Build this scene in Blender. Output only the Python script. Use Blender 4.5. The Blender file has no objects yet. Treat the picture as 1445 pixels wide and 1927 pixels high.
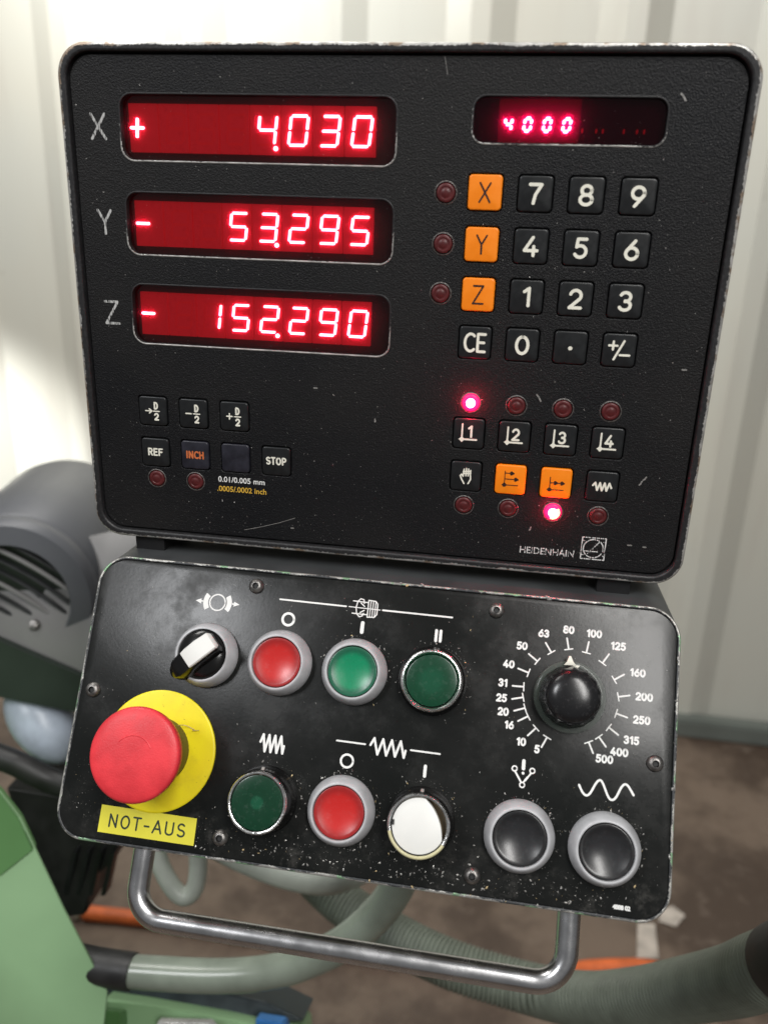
import bpy, bmesh, math, random
from mathutils import Vector, Matrix, noise as mnoise
random.seed(7)
R = math.radians
PI = math.pi
scene = bpy.context.scene
COL = scene.collection

# ------------------------------------------------------------------ camera
cam_d = bpy.data.cameras.new('camera')
cam = bpy.data.objects.new('camera', cam_d)
COL.objects.link(cam)
cam.matrix_world = Matrix(((0.98648, -0.08303, 0.14126, 0.19747),
                           (0.16060, 0.31894, -0.93407, -0.35663),
                           (0.03250, 0.94413, 0.32797, 1.35174),
                           (0, 0, 0, 1)))
cam_d.sensor_fit = 'HORIZONTAL'
cam_d.sensor_width = 36.0
cam_d.lens = 1541.44 / 1445 * 36.0
cam_d.clip_start = 0.02
cam_d.clip_end = 60
cam_d.dof.use_dof = True
cam_d.dof.focus_distance = 0.385
cam_d.dof.aperture_fstop = 10.5
scene.camera = cam

# ------------------------------------------------------------------ light
world = bpy.data.worlds.new('World')
scene.world = world
world.use_nodes = True
wb = world.node_tree.nodes['Background']
wb.inputs[0].default_value = (0.97, 0.985, 1.0, 1)
wb.inputs[1].default_value = 0.13


def area(name, loc, target, sx, sy, power, color=(1, 1, 1)):
    l = bpy.data.lights.new(name, 'AREA')
    l.shape = 'RECTANGLE'
    l.size = sx
    l.size_y = sy
    l.energy = power
    l.color = color
    o = bpy.data.objects.new(name, l)
    COL.objects.link(o)
    o.location = loc
    d = Vector(target) - Vector(loc)
    o.rotation_euler = d.to_track_quat('-Z', 'Y').to_euler()
    return o


area('workshop_or_fill_light', (-1.08, -1.40, 2.66), (0.05, 0, 1.2), 0.40, 0.55, 17, (0.97, 0.98, 1.0))
area('workshop_or_fill_light', (1.0, -1.5, 3.1), (0.2, 0.1, 1.3), 0.4, 1.8, 48, (1.0, 0.98, 0.95))  # unseen front fill, added to brighten the upright readout face
area('workshop_or_fill_light', (-0.6, 0.7, 3.3), (0.0, 1.6, 0.8), 0.4, 2.2, 36, (1.0, 0.98, 0.94))
area('workshop_or_fill_light', (-0.85, 1.25, 2.20), (-0.62, 1.82, 1.95), 0.22, 0.22, 7.0, (1.0, 0.99, 0.96))

# lamp washing the low left part of the wall
sl = bpy.data.lights.new('wall_spot', 'SPOT')
sl.energy = 150
sl.spot_size = R(44)
sl.spot_blend = 0.9
sl.shadow_soft_size = 0.05
so_ = bpy.data.objects.new('wall_spot', sl)
COL.objects.link(so_)
so_.location = (-1.95, 1.05, 1.25)
so_.rotation_euler = (Vector((-1.40, 1.82, 0.66)) - Vector(so_.location)).to_track_quat('-Z', 'Y').to_euler()
scene.view_settings.view_transform = 'Standard'
scene.view_settings.look = 'None'
scene.view_settings.exposure = 0.2
scene.view_settings.gamma = 1.0
scene.cycles.use_denoising = True
scene.cycles.max_bounces = 8
scene.cycles.caustics_reflective = False
scene.cycles.caustics_refractive = False
scene.cycles.sample_clamp_indirect = 4.0


# ------------------------------------------------------------------ materials
class NT:
    def __init__(self, name):
        self.m = bpy.data.materials.new(name)
        self.m.use_nodes = True
        self.t = self.m.node_tree
        self.b = self.t.nodes['Principled BSDF']
        self.out = self.t.nodes['Material Output']
        self._tc = None

    def n(self, typ, **kw):
        nd = self.t.nodes.new(typ)
        for k, v in kw.items():
            if k.startswith('i_'):
                key = k[2:].replace('_', ' ')
                nd.inputs[int(key) if key.isdigit() else key].default_value = v
            else:
                setattr(nd, k, v)
        return nd

    def l(self, a, b):
        self.t.links.new(a, b)

    def co(self):
        if self._tc is None:
            self._tc = self.n('ShaderNodeTexCoord')
        return self._tc.outputs['Object']

    def scaled(self, sx, sy, sz, rot=(0, 0, 0)):
        mp = self.n('ShaderNodeMapping')
        mp.inputs['Scale'].default_value = (sx, sy, sz)
        mp.inputs['Rotation'].default_value = rot
        self.l(self.co(), mp.inputs['Vector'])
        return mp.outputs[0]

    def noise(self, scale, detail=3, rough=0.55, vec=None, dist=0.0):
        nd = self.n('ShaderNodeTexNoise')
        nd.inputs['Scale'].default_value = scale
        nd.inputs['Detail'].default_value = detail
        nd.inputs['Roughness'].default_value = rough
        nd.inputs['Distortion'].default_value = dist
        self.l(vec or self.co(), nd.inputs['Vector'])
        return nd.outputs['Fac']

    def voro(self, scale, vec=None, feature='F1'):
        nd = self.n('ShaderNodeTexVoronoi', feature=feature)
        nd.inputs['Scale'].default_value = scale
        self.l(vec or self.co(), nd.inputs['Vector'])
        return nd

    def ramp(self, fac, a, b, smooth=True):
        nd = self.n('ShaderNodeMapRange')
        if smooth:
            nd.interpolation_type = 'SMOOTHSTEP'
        nd.inputs['From Min'].default_value = a
        nd.inputs['From Max'].default_value = b
        self.l(fac, nd.inputs['Value'])
        return nd.outputs[0]

    def rng(self, fac, a, b, lo, hi):
        nd = self.n('ShaderNodeMapRange')
        nd.inputs['From Min'].default_value = a
        nd.inputs['From Max'].default_value = b
        nd.inputs['To Min'].default_value = lo
        nd.inputs['To Max'].default_value = hi
        self.l(fac, nd.inputs['Value'])
        return nd.outputs[0]

    def math(self, op, a, b=None):
        nd = self.n('ShaderNodeMath', operation=op)
        for i, v in enumerate((a, b)):
            if v is None:
                continue
            if isinstance(v, (int, float)):
                nd.inputs[i].default_value = v
            else:
                self.l(v, nd.inputs[i])
        return nd.outputs[0]

    def mix(self, fac, a, b):
        nd = self.n('ShaderNodeMix', data_type='RGBA')
        if isinstance(fac, (int, float)):
            nd.inputs[0].default_value = fac
        else:
            self.l(fac, nd.inputs[0])
        for i, v in ((6, a), (7, b)):
            if isinstance(v, tuple):
                nd.inputs[i].default_value = (*v[:3], 1)
            else:
                self.l(v, nd.inputs[i])
        return nd.outputs[2]

    def set(self, name, v):
        s = self.b.inputs[name]
        if isinstance(v, tuple):
            s.default_value = (*v[:3], 1) if len(s.default_value) == 4 else v
        elif isinstance(v, (int, float)):
            s.default_value = v
        else:
            self.l(v, s)

    def bump(self, h, strength=0.3, dist=0.001):
        nd = self.n('ShaderNodeBump')
        nd.inputs['Strength'].default_value = strength
        nd.inputs['Distance'].default_value = dist
        self.l(h, nd.inputs['Height'])
        self.l(nd.outputs[0], self.b.inputs['Normal'])
        return nd


def plain(name, col, rough=0.5, metal=0.0, spec=0.5, var=0.12, nscale=60, bump=0.0, coat=0.0, bscale=None):
    k = NT(name)
    f = k.noise(nscale, 4)
    hi = tuple(min(1, c * (1 + var)) for c in col)
    lo = tuple(c * (1 - var) for c in col)
    k.set('Base Color', k.mix(k.ramp(f, 0.3, 0.7), lo, hi))
    k.set('Roughness', k.rng(f, 0.3, 0.7, max(0.03, rough * 0.85), min(1, rough * 1.15)))
    k.set('Metallic', metal)
    k.set('Specular IOR Level', spec)
    if coat:
        k.set('Coat Weight', coat)
    if bump:
        k.bump(k.noise(bscale or nscale * 8, 2), bump, 0.0004)
    return k.m


def emis(name, col, strength, base=(0.5, 0.02, 0.02)):
    k = NT(name)
    k.set('Base Color', base)
    k.set('Roughness', 0.4)
    k.set('Emission Color', col)
    k.set('Emission Strength', strength)
    return k.m


def worn_rim(name, w, h, r, width, thr, metal_col=(0.62, 0.61, 0.58), paint=(0.016, 0.016, 0.017), cx=0.0, cy=0.0,
             green=False, brown=False, ybias=0.0, amp=(1.3, 1.3)):
    """dark paint whose outer edge is worn to bare metal: wear follows the distance to a rounded rectangle"""
    k = NT(name)
    sub = k.n('ShaderNodeVectorMath', operation='SUBTRACT')
    k.l(k.co(), sub.inputs[0])
    sub.inputs[1].default_value = (cx, cy, 0)
    ab = k.n('ShaderNodeVectorMath', operation='ABSOLUTE')
    k.l(sub.outputs[0], ab.inputs[0])
    s2 = k.n('ShaderNodeVectorMath', operation='SUBTRACT')
    k.l(ab.outputs[0], s2.inputs[0])
    s2.inputs[1].default_value = (w / 2 - r, h / 2 - r, 10)
    mx = k.n('ShaderNodeVectorMath', operation='MAXIMUM')
    k.l(s2.outputs[0], mx.inputs[0])
    mx.inputs[1].default_value = (0, 0, 0)
    ln = k.n('ShaderNodeVectorMath', operation='LENGTH')
    k.l(mx.outputs[0], ln.inputs[0])
    # distance inwards from the outer edge (valid near the edge)
    dist = k.math('SUBTRACT', r, ln.outputs['Value'])
    n1 = k.noise(900, 4, 0.7)
    n2 = k.noise(60, 3, 0.6)
    edge = k.math('SUBTRACT', 1.0, k.math('DIVIDE', dist, width))
    v = k.math('ADD', edge, k.math('MULTIPLY', k.math('SUBTRACT', n1, 0.5), amp[0]))
    v = k.math('ADD', v, k.math('MULTIPLY', k.math('SUBTRACT', n2, 0.5), amp[1]))
    if ybias:
        sx_ = k.n('ShaderNodeSeparateXYZ')
        k.l(k.co(), sx_.inputs[0])
        v = k.math('SUBTRACT', v, k.math('MULTIPLY', sx_.outputs[1], ybias))
    wear = k.ramp(v, thr, thr + 0.18)
    pc = k.mix(k.ramp(k.noise(900, 2), 0.45, 0.75), paint, tuple(c * 2.2 for c in paint))
    mc = k.mix(k.ramp(k.noise(200, 3), 0.35, 0.7), metal_col, tuple(c * 0.55 for c in metal_col))
    if green:
        g = k.ramp(k.noise(95, 2), 0.55, 0.6)
        mc = k.mix(g, mc, (0.22, 0.36, 0.22))
    if brown:
        g = k.ramp(k.noise(130, 3), 0.5, 0.62)
        mc = k.mix(g, mc, (0.30, 0.23, 0.17))
    k.set('Base Color', k.mix(wear, pc, mc))
    k.set('Metallic', k.math('MULTIPLY', wear, 0.55))
    k.set('Roughness', k.rng(wear, 0, 1, 0.42, 0.36))
    k.bump(k.math('ADD', n1, k.math('MULTIPLY', wear, -0.6)), 0.35, 0.0003)
    return k.m


# black hammered paint of the readout face
def face_paint():
    k = NT('hammered_black_paint')
    g = k.noise(1900, 3, 0.6)
    g2 = k.noise(1150, 2, 0.6)
    big = k.noise(9, 3)
    gl = k.ramp(g2, 0.62, 0.78)
    base = k.mix(k.ramp(big, 0.3, 0.7), (0.0060, 0.0064, 0.0078), (0.0110, 0.0106, 0.0108))
    k.set('Base Color', k.mix(k.math('MULTIPLY', gl, 0.55), base, (0.12, 0.117, 0.112)))  # pale grain flecks: glints mixed into the base colour
    k.set('Roughness', k.rng(big, 0.3, 0.7, 0.42, 0.52))
    k.set('Specular IOR Level', 0.26)
    vv = k.voro(1450)
    k.bump(k.math('ADD', k.math('MULTIPLY', vv.outputs['Distance'], 0.8), g), 0.6, 0.00035)
    return k.m


def panel_paint():
    k = NT('satin_black_panel')
    big = k.noise(14, 5, 0.6)
    fine = k.noise(700, 3, 0.6)
    scr = k.noise(110, 4, 0.7, vec=k.scaled(1.0, 7.0, 1.0, (0, 0, 0.6)))
    sm = k.ramp(k.noise(30, 6, 0.7), 0.45, 0.75)
    base = k.mix(k.ramp(big, 0.35, 0.7), (0.0065, 0.0075, 0.0070), (0.013, 0.0135, 0.0130))
    base = k.mix(k.math('MULTIPLY', sm, 0.35), base, (0.028, 0.028, 0.026))
    base = k.mix(k.math('MULTIPLY', k.ramp(fine, 0.66, 0.80), 0.35), base, (0.16, 0.15, 0.14))
    base = k.mix(k.math('MULTIPLY', k.ramp(scr, 0.70, 0.78), 0.16), base, (0.2, 0.2, 0.2))
    sp = k.n('ShaderNodeSeparateXYZ')
    k.l(k.co(), sp.inputs[0])
    low = k.ramp(k.math('MULTIPLY', sp.outputs[1], -1.0), 0.098, 0.125)
    dust = k.math('MULTIPLY', low, k.ramp(k.noise(75, 6, 0.75), 0.50, 0.72))
    base = k.mix(k.math('MULTIPLY', dust, 0.42), base, (0.13, 0.125, 0.115))
    k.set('Base Color', base)
    k.set('Roughness', k.rng(sm, 0, 1, 0.22, 0.38))
    k.set('Specular IOR Level', 0.27)
    k.bump(fine, 0.10, 0.0002)
    return k.m


UW, UH = 279.4, 216.6       # readout face, mm
LW_, LH = 268.8, 127.4      # button panel, mm
MM = 0.001

M = {}
M['face'] = face_paint()
M['panel'] = panel_paint()
M['rim'] = worn_rim('worn_black_rim', UW * MM, UH * MM, 13 * MM, 1.8 * MM, 0.27, cx=UW / 2 * MM, cy=-UH / 2 * MM, brown=True)
M['lip'] = worn_rim('worn_casing_lip', (LW_ + 3.4) * MM, (LH + 3.4) * MM, 14 * MM, 1.7 * MM, 0.50, amp=(1.2, 2.8),
                    metal_col=(0.46, 0.45, 0.42), paint=(0.03, 0.032, 0.034), cx=LW_ / 2 * MM, cy=-LH / 2 * MM, green=True)
M['casing'] = plain('dark_grey_casing_paint', (0.045, 0.048, 0.05), 0.46, nscale=40, bump=0.12, var=0.2)
M['dark'] = plain('dark_backing', (0.006, 0.006, 0.007), 0.6)
M['gap'] = plain('dark_window_backing', (0.030, 0.025, 0.019), 0.45, var=0.2)
M['keyblack'] = plain('matt_black_key', (0.0105, 0.0115, 0.0125), 0.36, var=0.15, nscale=300, bump=0.05)
M['keyblue'] = plain('faded_blue_black_key', (0.018, 0.018, 0.026), 0.36, var=0.35, nscale=140)
M['keyorange'] = plain('orange_key', (1.0, 0.25, 0.005), 0.42, var=0.04, nscale=200)
M['cream'] = plain('cream_legend', (0.85, 0.83, 0.72), 0.5, var=0.04)
M['white'] = plain('white_print', (0.84, 0.84, 0.82), 0.5, var=0.06)
M['orangeprint'] = plain('orange_print', (0.62, 0.16, 0.05), 0.5, var=0.1)
M['yellowprint'] = plain('yellow_print', (0.70, 0.42, 0.05), 0.5, var=0.1)
M['darkprint'] = plain('brown_black_print', (0.03, 0.012, 0.01), 0.5)
M['grey'] = plain('grey_bezel_plastic', (0.46, 0.465, 0.48), 0.30, var=0.11, nscale=140)
M['chrome'] = plain('worn_chrome', (0.90, 0.90, 0.88), 0.22, metal=1.0, var=0.12, nscale=260, bump=0.25, bscale=900)
M['brass'] = plain('yellowed_ring', (0.70, 0.64, 0.42), 0.25, metal=0.7, var=0.1)
M['gloss'] = plain('gloss_black_plastic', (0.007, 0.007, 0.007), 0.22, var=0.2, nscale=200)
M['screw'] = plain('dull_steel_screw', (0.22, 0.21, 0.20), 0.36, metal=0.85, var=0.35, nscale=500, bump=0.2)
M['socket'] = plain('socket_shadow', (0.01, 0.01, 0.01), 0.6)
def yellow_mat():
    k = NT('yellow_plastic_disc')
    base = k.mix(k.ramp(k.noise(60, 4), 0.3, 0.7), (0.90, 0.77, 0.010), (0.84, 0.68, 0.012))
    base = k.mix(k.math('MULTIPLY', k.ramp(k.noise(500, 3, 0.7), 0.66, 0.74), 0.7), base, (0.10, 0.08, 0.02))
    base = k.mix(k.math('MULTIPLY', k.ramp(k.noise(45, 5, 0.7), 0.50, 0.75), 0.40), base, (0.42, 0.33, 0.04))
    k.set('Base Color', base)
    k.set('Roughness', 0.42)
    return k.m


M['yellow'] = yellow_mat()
M['sticker'] = plain('yellow_sticker', (0.72, 0.66, 0.05), 0.45, var=0.03, nscale=90)
M['mush'] = plain('red_rubbery_plastic', (0.70, 0.036, 0.048), 0.44, var=0.13, nscale=90, bump=0.25, bscale=1500)
M['whiteplastic'] = plain('white_plastic', (0.80, 0.80, 0.77), 0.38, var=0.02)
M['steel'] = plain('polished_handle_steel', (0.66, 0.66, 0.67), 0.26, metal=1.0, var=0.06, nscale=120, bump=0.04)


def lens(name, inner, outer, r0=6.0, r1=10.4, rough=0.30, coat=0.12, emit=0.0):
    k = NT(name)
    ln = k.n('ShaderNodeVectorMath', operation='LENGTH')
    mp = k.scaled(1, 1, 0)
    k.l(mp, ln.inputs[0])
    f = k.ramp(ln.outputs['Value'], r0 * MM, r1 * MM)
    wear = k.ramp(k.noise(420, 4, 0.7), 0.5, 0.75)
    c = k.mix(f, inner, outer)
    c = k.mix(k.math('MULTIPLY', wear, 0.03), c, (0.5, 0.5, 0.5))
    k.set('Base Color', c)
    k.set('Roughness', k.rng(wear, 0, 1, rough, rough + 0.07))
    k.set('Coat Weight', coat)
    k.set('Coat Roughness', 0.2)
    k.set('Subsurface Weight', 0.15)
    k.set('Subsurface Radius', (1.0, 0.3, 0.3))
    k.set('Subsurface Scale', 0.001)
    return k.m


M['lens_red'] = lens('red_translucent_lens', (0.54, 0.020, 0.018), (0.33, 0.018, 0.018))
M['lens_green'] = lens('green_translucent_lens', (0.004, 0.235, 0.105), (0.012, 0.115, 0.062), 6.6, 9.6)
M['lens_dgreen'] = lens('deep_green_lens', (0.004, 0.070, 0.032), (0.002, 0.048, 0.020), 3, 8, 0.26)
M['lens_fgreen'] = lens('deep_green_flat_lens', (0.005, 0.078, 0.036), (0.002, 0.036, 0.015), 2.0, 3.4, 0.26, 0.2)
M['lens_black'] = lens('black_concave_cap', (0.020, 0.020, 0.022), (0.014, 0.014, 0.015), 5, 10, 0.30, 0.2)
M['led_off'] = plain('unlit_red_led', (0.085, 0.012, 0.013), 0.42, var=0.2, nscale=300)
M['led_ring'] = plain('scuffed_led_hole_edge', (0.10, 0.09, 0.085), 0.35, metal=0.3, var=0.6, nscale=700, bump=0.3)
M['led_on'] = emis('lit_led', (1.0, 0.016, 0.055), 260.0)
M['led_on_yellow'] = emis('lit_yellow_led_edge', (1.0, 0.62, 0.10), 9.0)
M['led_glow'] = emis('lit_led_body', (1.0, 0.005, 0.09), 2.4)
M['seg'] = emis('lit_display_segment', (1.0, 0.20, 0.29), 15.0)
M['seg_small'] = emis('lit_small_display_segment', (1.0, 0.30, 0.36), 46.0)
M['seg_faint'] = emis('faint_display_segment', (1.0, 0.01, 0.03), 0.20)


def cell_mat(name, em, base=(0.50, 0.026, 0.050)):
    k = NT(name)
    f = k.noise(70, 3)
    k.set('Base Color', k.mix(f, base, tuple(c * 0.8 for c in base)))
    k.set('Roughness', 0.5)
    k.set('Emission Color', (1.0, 0.012, 0.022))
    k.set('Emission Strength', em)
    return k.m


M['cell'] = cell_mat('red_display_module', 0.20)
M['cell_hot'] = cell_mat('bright_red_display_module', 0.22)
M['cell_dim'] = cell_mat('dark_red_display_module', 0.002, (0.006, 0.002, 0.003))


def pane_mat(name, trans=0.12, tint=(0.9, 0.75, 0.75), tc=(1.0, 0.10, 0.25)):
    k = NT(name)
    tr = k.n('ShaderNodeBsdfTransparent')
    tr.inputs[0].default_value = (*tint, 1)
    tl = k.n('ShaderNodeBsdfTranslucent')
    tl.inputs[0].default_value = (*tc, 1)
    gl = k.n('ShaderNodeBsdfGlossy')
    gl.inputs['Roughness'].default_value = 0.12
    fr = k.n('ShaderNodeFresnel')
    fr.inputs['IOR'].default_value = 1.45
    m1 = k.n('ShaderNodeMixShader')
    dirt = k.ramp(k.noise(350, 4, 0.7), 0.5, 0.8)
    k.l(k.rng(dirt, 0, 1, trans, trans + 0.10), m1.inputs[0])
    k.l(tr.outputs[0], m1.inputs[1])
    k.l(tl.outputs[0], m1.inputs[2])
    m2 = k.n('ShaderNodeMixShader')
    k.l(k.math('MULTIPLY', fr.outputs[0], 0.8), m2.inputs[0])
    k.l(m1.outputs[0], m2.inputs[1])
    k.l(gl.outputs[0], m2.inputs[2])
    k.l(m2.outputs[0], k.out.inputs['Surface'])
    return k.m


M['pane'] = pane_mat('clear_red_filter_pane', 0.07)
M['pane_dark'] = pane_mat('dark_red_filter_pane', 0.10, (0.72, 0.40, 0.50), (0.8, 0.008, 0.30))


def worn_print(name, col=(0.50, 0.50, 0.49), ang=0.9):
    """silk-screened print rubbed away in fine diagonal stripes"""
    k = NT(name)
    v = k.scaled(1800, 260, 260, (0, 0, ang))
    f = k.ramp(k.noise(1.0, 3, 0.6, vec=v), 0.40, 0.50)
    k.set('Base Color', k.mix(f, (0.02, 0.02, 0.02), col))
    k.set('Roughness', 0.5)
    k.set('Alpha', f)
    return k.m


M['wornprint'] = worn_print('worn_white_print')
M['wornprint2'] = worn_print('worn_fine_white_print', (0.70, 0.70, 0.69), 0.3)

# surroundings
def wall_paint():
    k = NT('cream_sheet_metal_paint')
    n1 = k.noise(1.6, 4)
    n2 = k.noise(14, 5, 0.6)
    st = k.noise(3, 3, 0.5, vec=k.scaled(6, 6, 0.7))
    base = k.mix(k.ramp(n1, 0.3, 0.7), (0.575, 0.56, 0.485), (0.56, 0.56, 0.50))
    base = k.mix(k.math('MULTIPLY', k.ramp(st, 0.5, 0.8), 0.25), base, (0.43, 0.385, 0.34))
    base = k.mix(k.math('MULTIPLY', k.ramp(n2, 0.66, 0.78), 0.3), base, (0.30, 0.27, 0.23))
    k.set('Base Color', base)
    k.set('Roughness', 0.38)
    return k.m


def floor_mat():
    k = NT('stained_brown_concrete')
    n1 = k.noise(3.2, 6, 0.62)
    n2 = k.noise(22, 6, 0.7)
    n3 = k.noise(0.9, 4)
    base = k.mix(k.ramp(n1, 0.40, 0.60), (0.070, 0.046, 0.032), (0.180, 0.132, 0.098))
    base = k.mix(k.math('MULTIPLY', k.ramp(n2, 0.52, 0.75), 0.55), base, (0.235, 0.185, 0.145))
    base = k.mix(k.math('MULTIPLY', k.ramp(n3, 0.4, 0.7), 0.35), base, (0.06, 0.046, 0.038))
    k.set('Base Color', base)
    k.set('Roughness', k.rng(n2, 0.3, 0.7, 0.45, 0.75))
    k.bump(n2, 0.3, 0.004)
    return k.m


M['wall'] = wall_paint()
M['floor'] = floor_mat()
M['plinth'] = plain('grey_green_wall_base', (0.13, 0.145, 0.13), 0.6, nscale=6)
M['machgrey'] = plain('grey_machine_enamel', (0.175, 0.172, 0.170), 0.40, nscale=9, var=0.10, bump=0.03)
M['machgrey2'] = plain('blue_grey_machine_enamel', (0.088, 0.092, 0.102), 0.38, nscale=7, var=0.10)
M['machdark'] = plain('dark_green_black_casting', (0.018, 0.026, 0.020), 0.5, nscale=12, var=0.3)
M['louver'] = plain('black_louver', (0.014, 0.015, 0.016), 0.4, var=0.3)
M['green'] = plain('light_green_machine_enamel', (0.28, 0.46, 0.25), 0.42, nscale=8, var=0.07, bump=0.02)
M['green_shade'] = plain('shaded_green_enamel', (0.10, 0.23, 0.08), 0.42, nscale=8, var=0.1)  # darker copy of the cabinet green, used as painted shade
M['rubber'] = plain('black_rubber', (0.014, 0.014, 0.014), 0.5, var=0.3)
M['tray'] = plain('blue_black_tray', (0.018, 0.030, 0.036), 0.35, var=0.2)
M['blue'] = plain('blue_plastic', (0.03, 0.16, 0.42), 0.4)
M['bluewhite'] = plain('pale_blue_plastic', (0.40, 0.45, 0.53), 0.35)
M['hose'] = plain('grey_green_ribbed_hose', (0.58, 0.60, 0.53), 0.24, nscale=16, var=0.3)
M['hose2'] = plain('grey_green_smooth_hose', (0.19, 0.22, 0.18), 0.22, nscale=14, var=0.35)
M['hose3'] = plain('pale_grey_hose', (0.40, 0.43, 0.38), 0.34, nscale=18, var=0.2)
M['orangehose'] = plain('orange_air_hose', (0.66, 0.14, 0.035), 0.5, nscale=20, var=0.2)
M['floorwhite'] = plain('worn_white_floor_paint', (0.46, 0.41, 0.36), 0.7, nscale=40, var=0.2)
M['bare'] = plain('bare_aluminium', (0.75, 0.76, 0.76), 0.3, metal=0.8)
M['chip'] = plain('silvery_metal_chip', (0.40, 0.39, 0.37), 0.35, metal=0.5, var=0.3, nscale=900)
M['chip_brass'] = plain('brassy_metal_chip', (0.60, 0.46, 0.25), 0.4, metal=0.4, var=0.2)


# ------------------------------------------------------------------ mesh helpers (panel units: millimetres)
def finish(bm, name, mat, parent=None, matrix=None, smooth=True, scale=MM, mats=None, ang=40):
    me = bpy.data.meshes.new(name)
    if scale != 1:
        bmesh.ops.scale(bm, vec=(scale,) * 3, verts=bm.verts)
    bmesh.ops.recalc_face_normals(bm, faces=bm.faces)
    bm.to_mesh(me)
    bm.free()
    for mt in (mats or [mat]):
        me.materials.append(mt)
    if smooth:
        me.polygons.foreach_set('use_smooth', [True] * len(me.polygons))
        me.set_sharp_from_angle(angle=R(ang))
    o = bpy.data.objects.new(name, me)
    COL.objects.link(o)
    place(o, parent, matrix)
    return o


def place(o, parent=None, matrix=None):
    o.parent = parent
    if matrix is not None:
        o.matrix_local = matrix
    return o


def link_copy(o, parent, matrix=None, name=None):
    c = o.copy()
    if name:
        c.name = name
    COL.objects.link(c)
    c.parent = parent
    if matrix is not None:
        c.matrix_local = matrix
    return c


def T(x, y, h=0.0, rz=0.0):
    """panel millimetres (x right, y DOWN, h outwards) -> local matrix in metres"""
    m = Matrix.Translation((x * MM, -y * MM, h * MM))
    return m @ Matrix.Rotation(rz, 4, 'Z') if rz else m


def rrect(w, h, r, n=8, cx=0.0, cy=0.0):
    pts = []
    for (sx, sy, a0) in ((1, 1, 0), (-1, 1, 90), (-1, -1, 180), (1, -1, 270)):
        for i in range(n + 1):
            a = R(a0 + 90 * i / n)
            pts.append((cx + sx * (w / 2 - r) + r * math.cos(a), cy + sy * (h / 2 - r) + r * math.sin(a)))
    return pts


def circle(r, n=40, cx=0.0, cy=0.0):
    return [(cx + r * math.cos(2 * PI * i / n), cy + r * math.sin(2 * PI * i / n)) for i in range(n)]


def loft(bm, loops, close_first=True, close_last=True, mat=0):
    rings = [[bm.verts.new(p) for p in lp] for lp in loops]
    n = len(rings[0])
    for a, b in zip(rings, rings[1:]):
        for i in range(n):
            f = bm.faces.new((a[i], a[(i + 1) % n], b[(i + 1) % n], b[i]))
            f.material_index = mat
    if close_first:
        bm.faces.new(rings[0][::-1]).material_index = mat
    if close_last:
        bm.faces.new(rings[-1]).material_index = mat
    return rings


def prism(bm, outline, z0, z1, bev=0.0, mat=0, steps=2):
    """outline in xy extruded z0..z1 with a rounded upper edge"""
    cx = sum(p[0] for p in outline) / len(outline)
    cy = sum(p[1] for p in outline) / len(outline)
    wx = max(abs(p[0] - cx) for p in outline)
    wy = max(abs(p[1] - cy) for p in outline)
    loops = [[(x, y, z0) for x, y in outline], [(x, y, z1 - bev) for x, y in outline]]
    if bev:
        for s in range(1, steps + 1):
            a = PI / 2 * s / steps
            ins = bev * (1 - math.cos(a))
            loops.append([(cx + (x - cx) * (1 - ins / wx), cy + (y - cy) * (1 - ins / wy), z1 - bev + bev * math.sin(a)) for x, y in outline])
    loft(bm, loops, True, True, mat)


def lathe(bm, prof, n=56, mat=0, cx=0.0, cy=0.0, close=False):
    rings = []
    for r, z in prof:
        if r < 1e-6:
            rings.append([bm.verts.new((cx, cy, z))])
        else:
            rings.append([bm.verts.new((cx + r * math.cos(2 * PI * i / n), cy + r * math.sin(2 * PI * i / n), z)) for i in range(n)])
    for a, b in zip(rings, rings[1:]):
        for i in range(n):
            j = (i + 1) % n
            if len(a) == 1 and len(b) == 1:
                continue
            if len(a) == 1:
                f = bm.faces.new((a[0], b[j], b[i]))
            elif len(b) == 1:
                f = bm.faces.new((a[i], a[j], b[0]))
            else:
                f = bm.faces.new((a[i], a[j], b[j], b[i]))
            f.material_index = mat


def spline(pts, k=6, closed=False):
    P = [Vector(p) for p in pts]
    out = []
    n = len(P)
    for i in range(n - 1):
        p0 = P[max(i - 1, 0)]
        p1, p2 = P[i], P[i + 1]
        p3 = P[min(i + 2, n - 1)]
        for j in range(k):
            t = j / k
            out.append(0.5 * ((2 * p1) + (p2 - p0) * t + (2 * p0 - 5 * p1 + 4 * p2 - p3) * t * t + (3 * p1 - p0 - 3 * p2 + p3) * t ** 3))
    out.append(P[-1])
    return out


def tube(bm, pts, rad, n=16, mat=0, cap=True):
    """rad: number or function(index, arc length)"""
    P = [Vector(p) for p in pts]
    T0 = (P[1] - P[0]).normalized()
    up = Vector((0, 0, 1)) if abs(T0.z) < 0.9 else Vector((1, 0, 0))
    side = T0.cross(up).normalized()
    rings = []
    s = 0
    for i, p in enumerate(P):
        t = (P[min(i + 1, len(P) - 1)] - P[max(i - 1, 0)]).normalized()
        side = (side - t * side.dot(t)).normalized()
        b = t.cross(side)
        if i:
            s += (P[i] - P[i - 1]).length
        r = rad(i, s) if callable(rad) else rad
        rings.append([p + side * (r * math.cos(2 * PI * q / n)) + b * (r * math.sin(2 * PI * q / n)) for q in range(n)])
    loft(bm, rings, cap, cap, mat)


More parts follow.
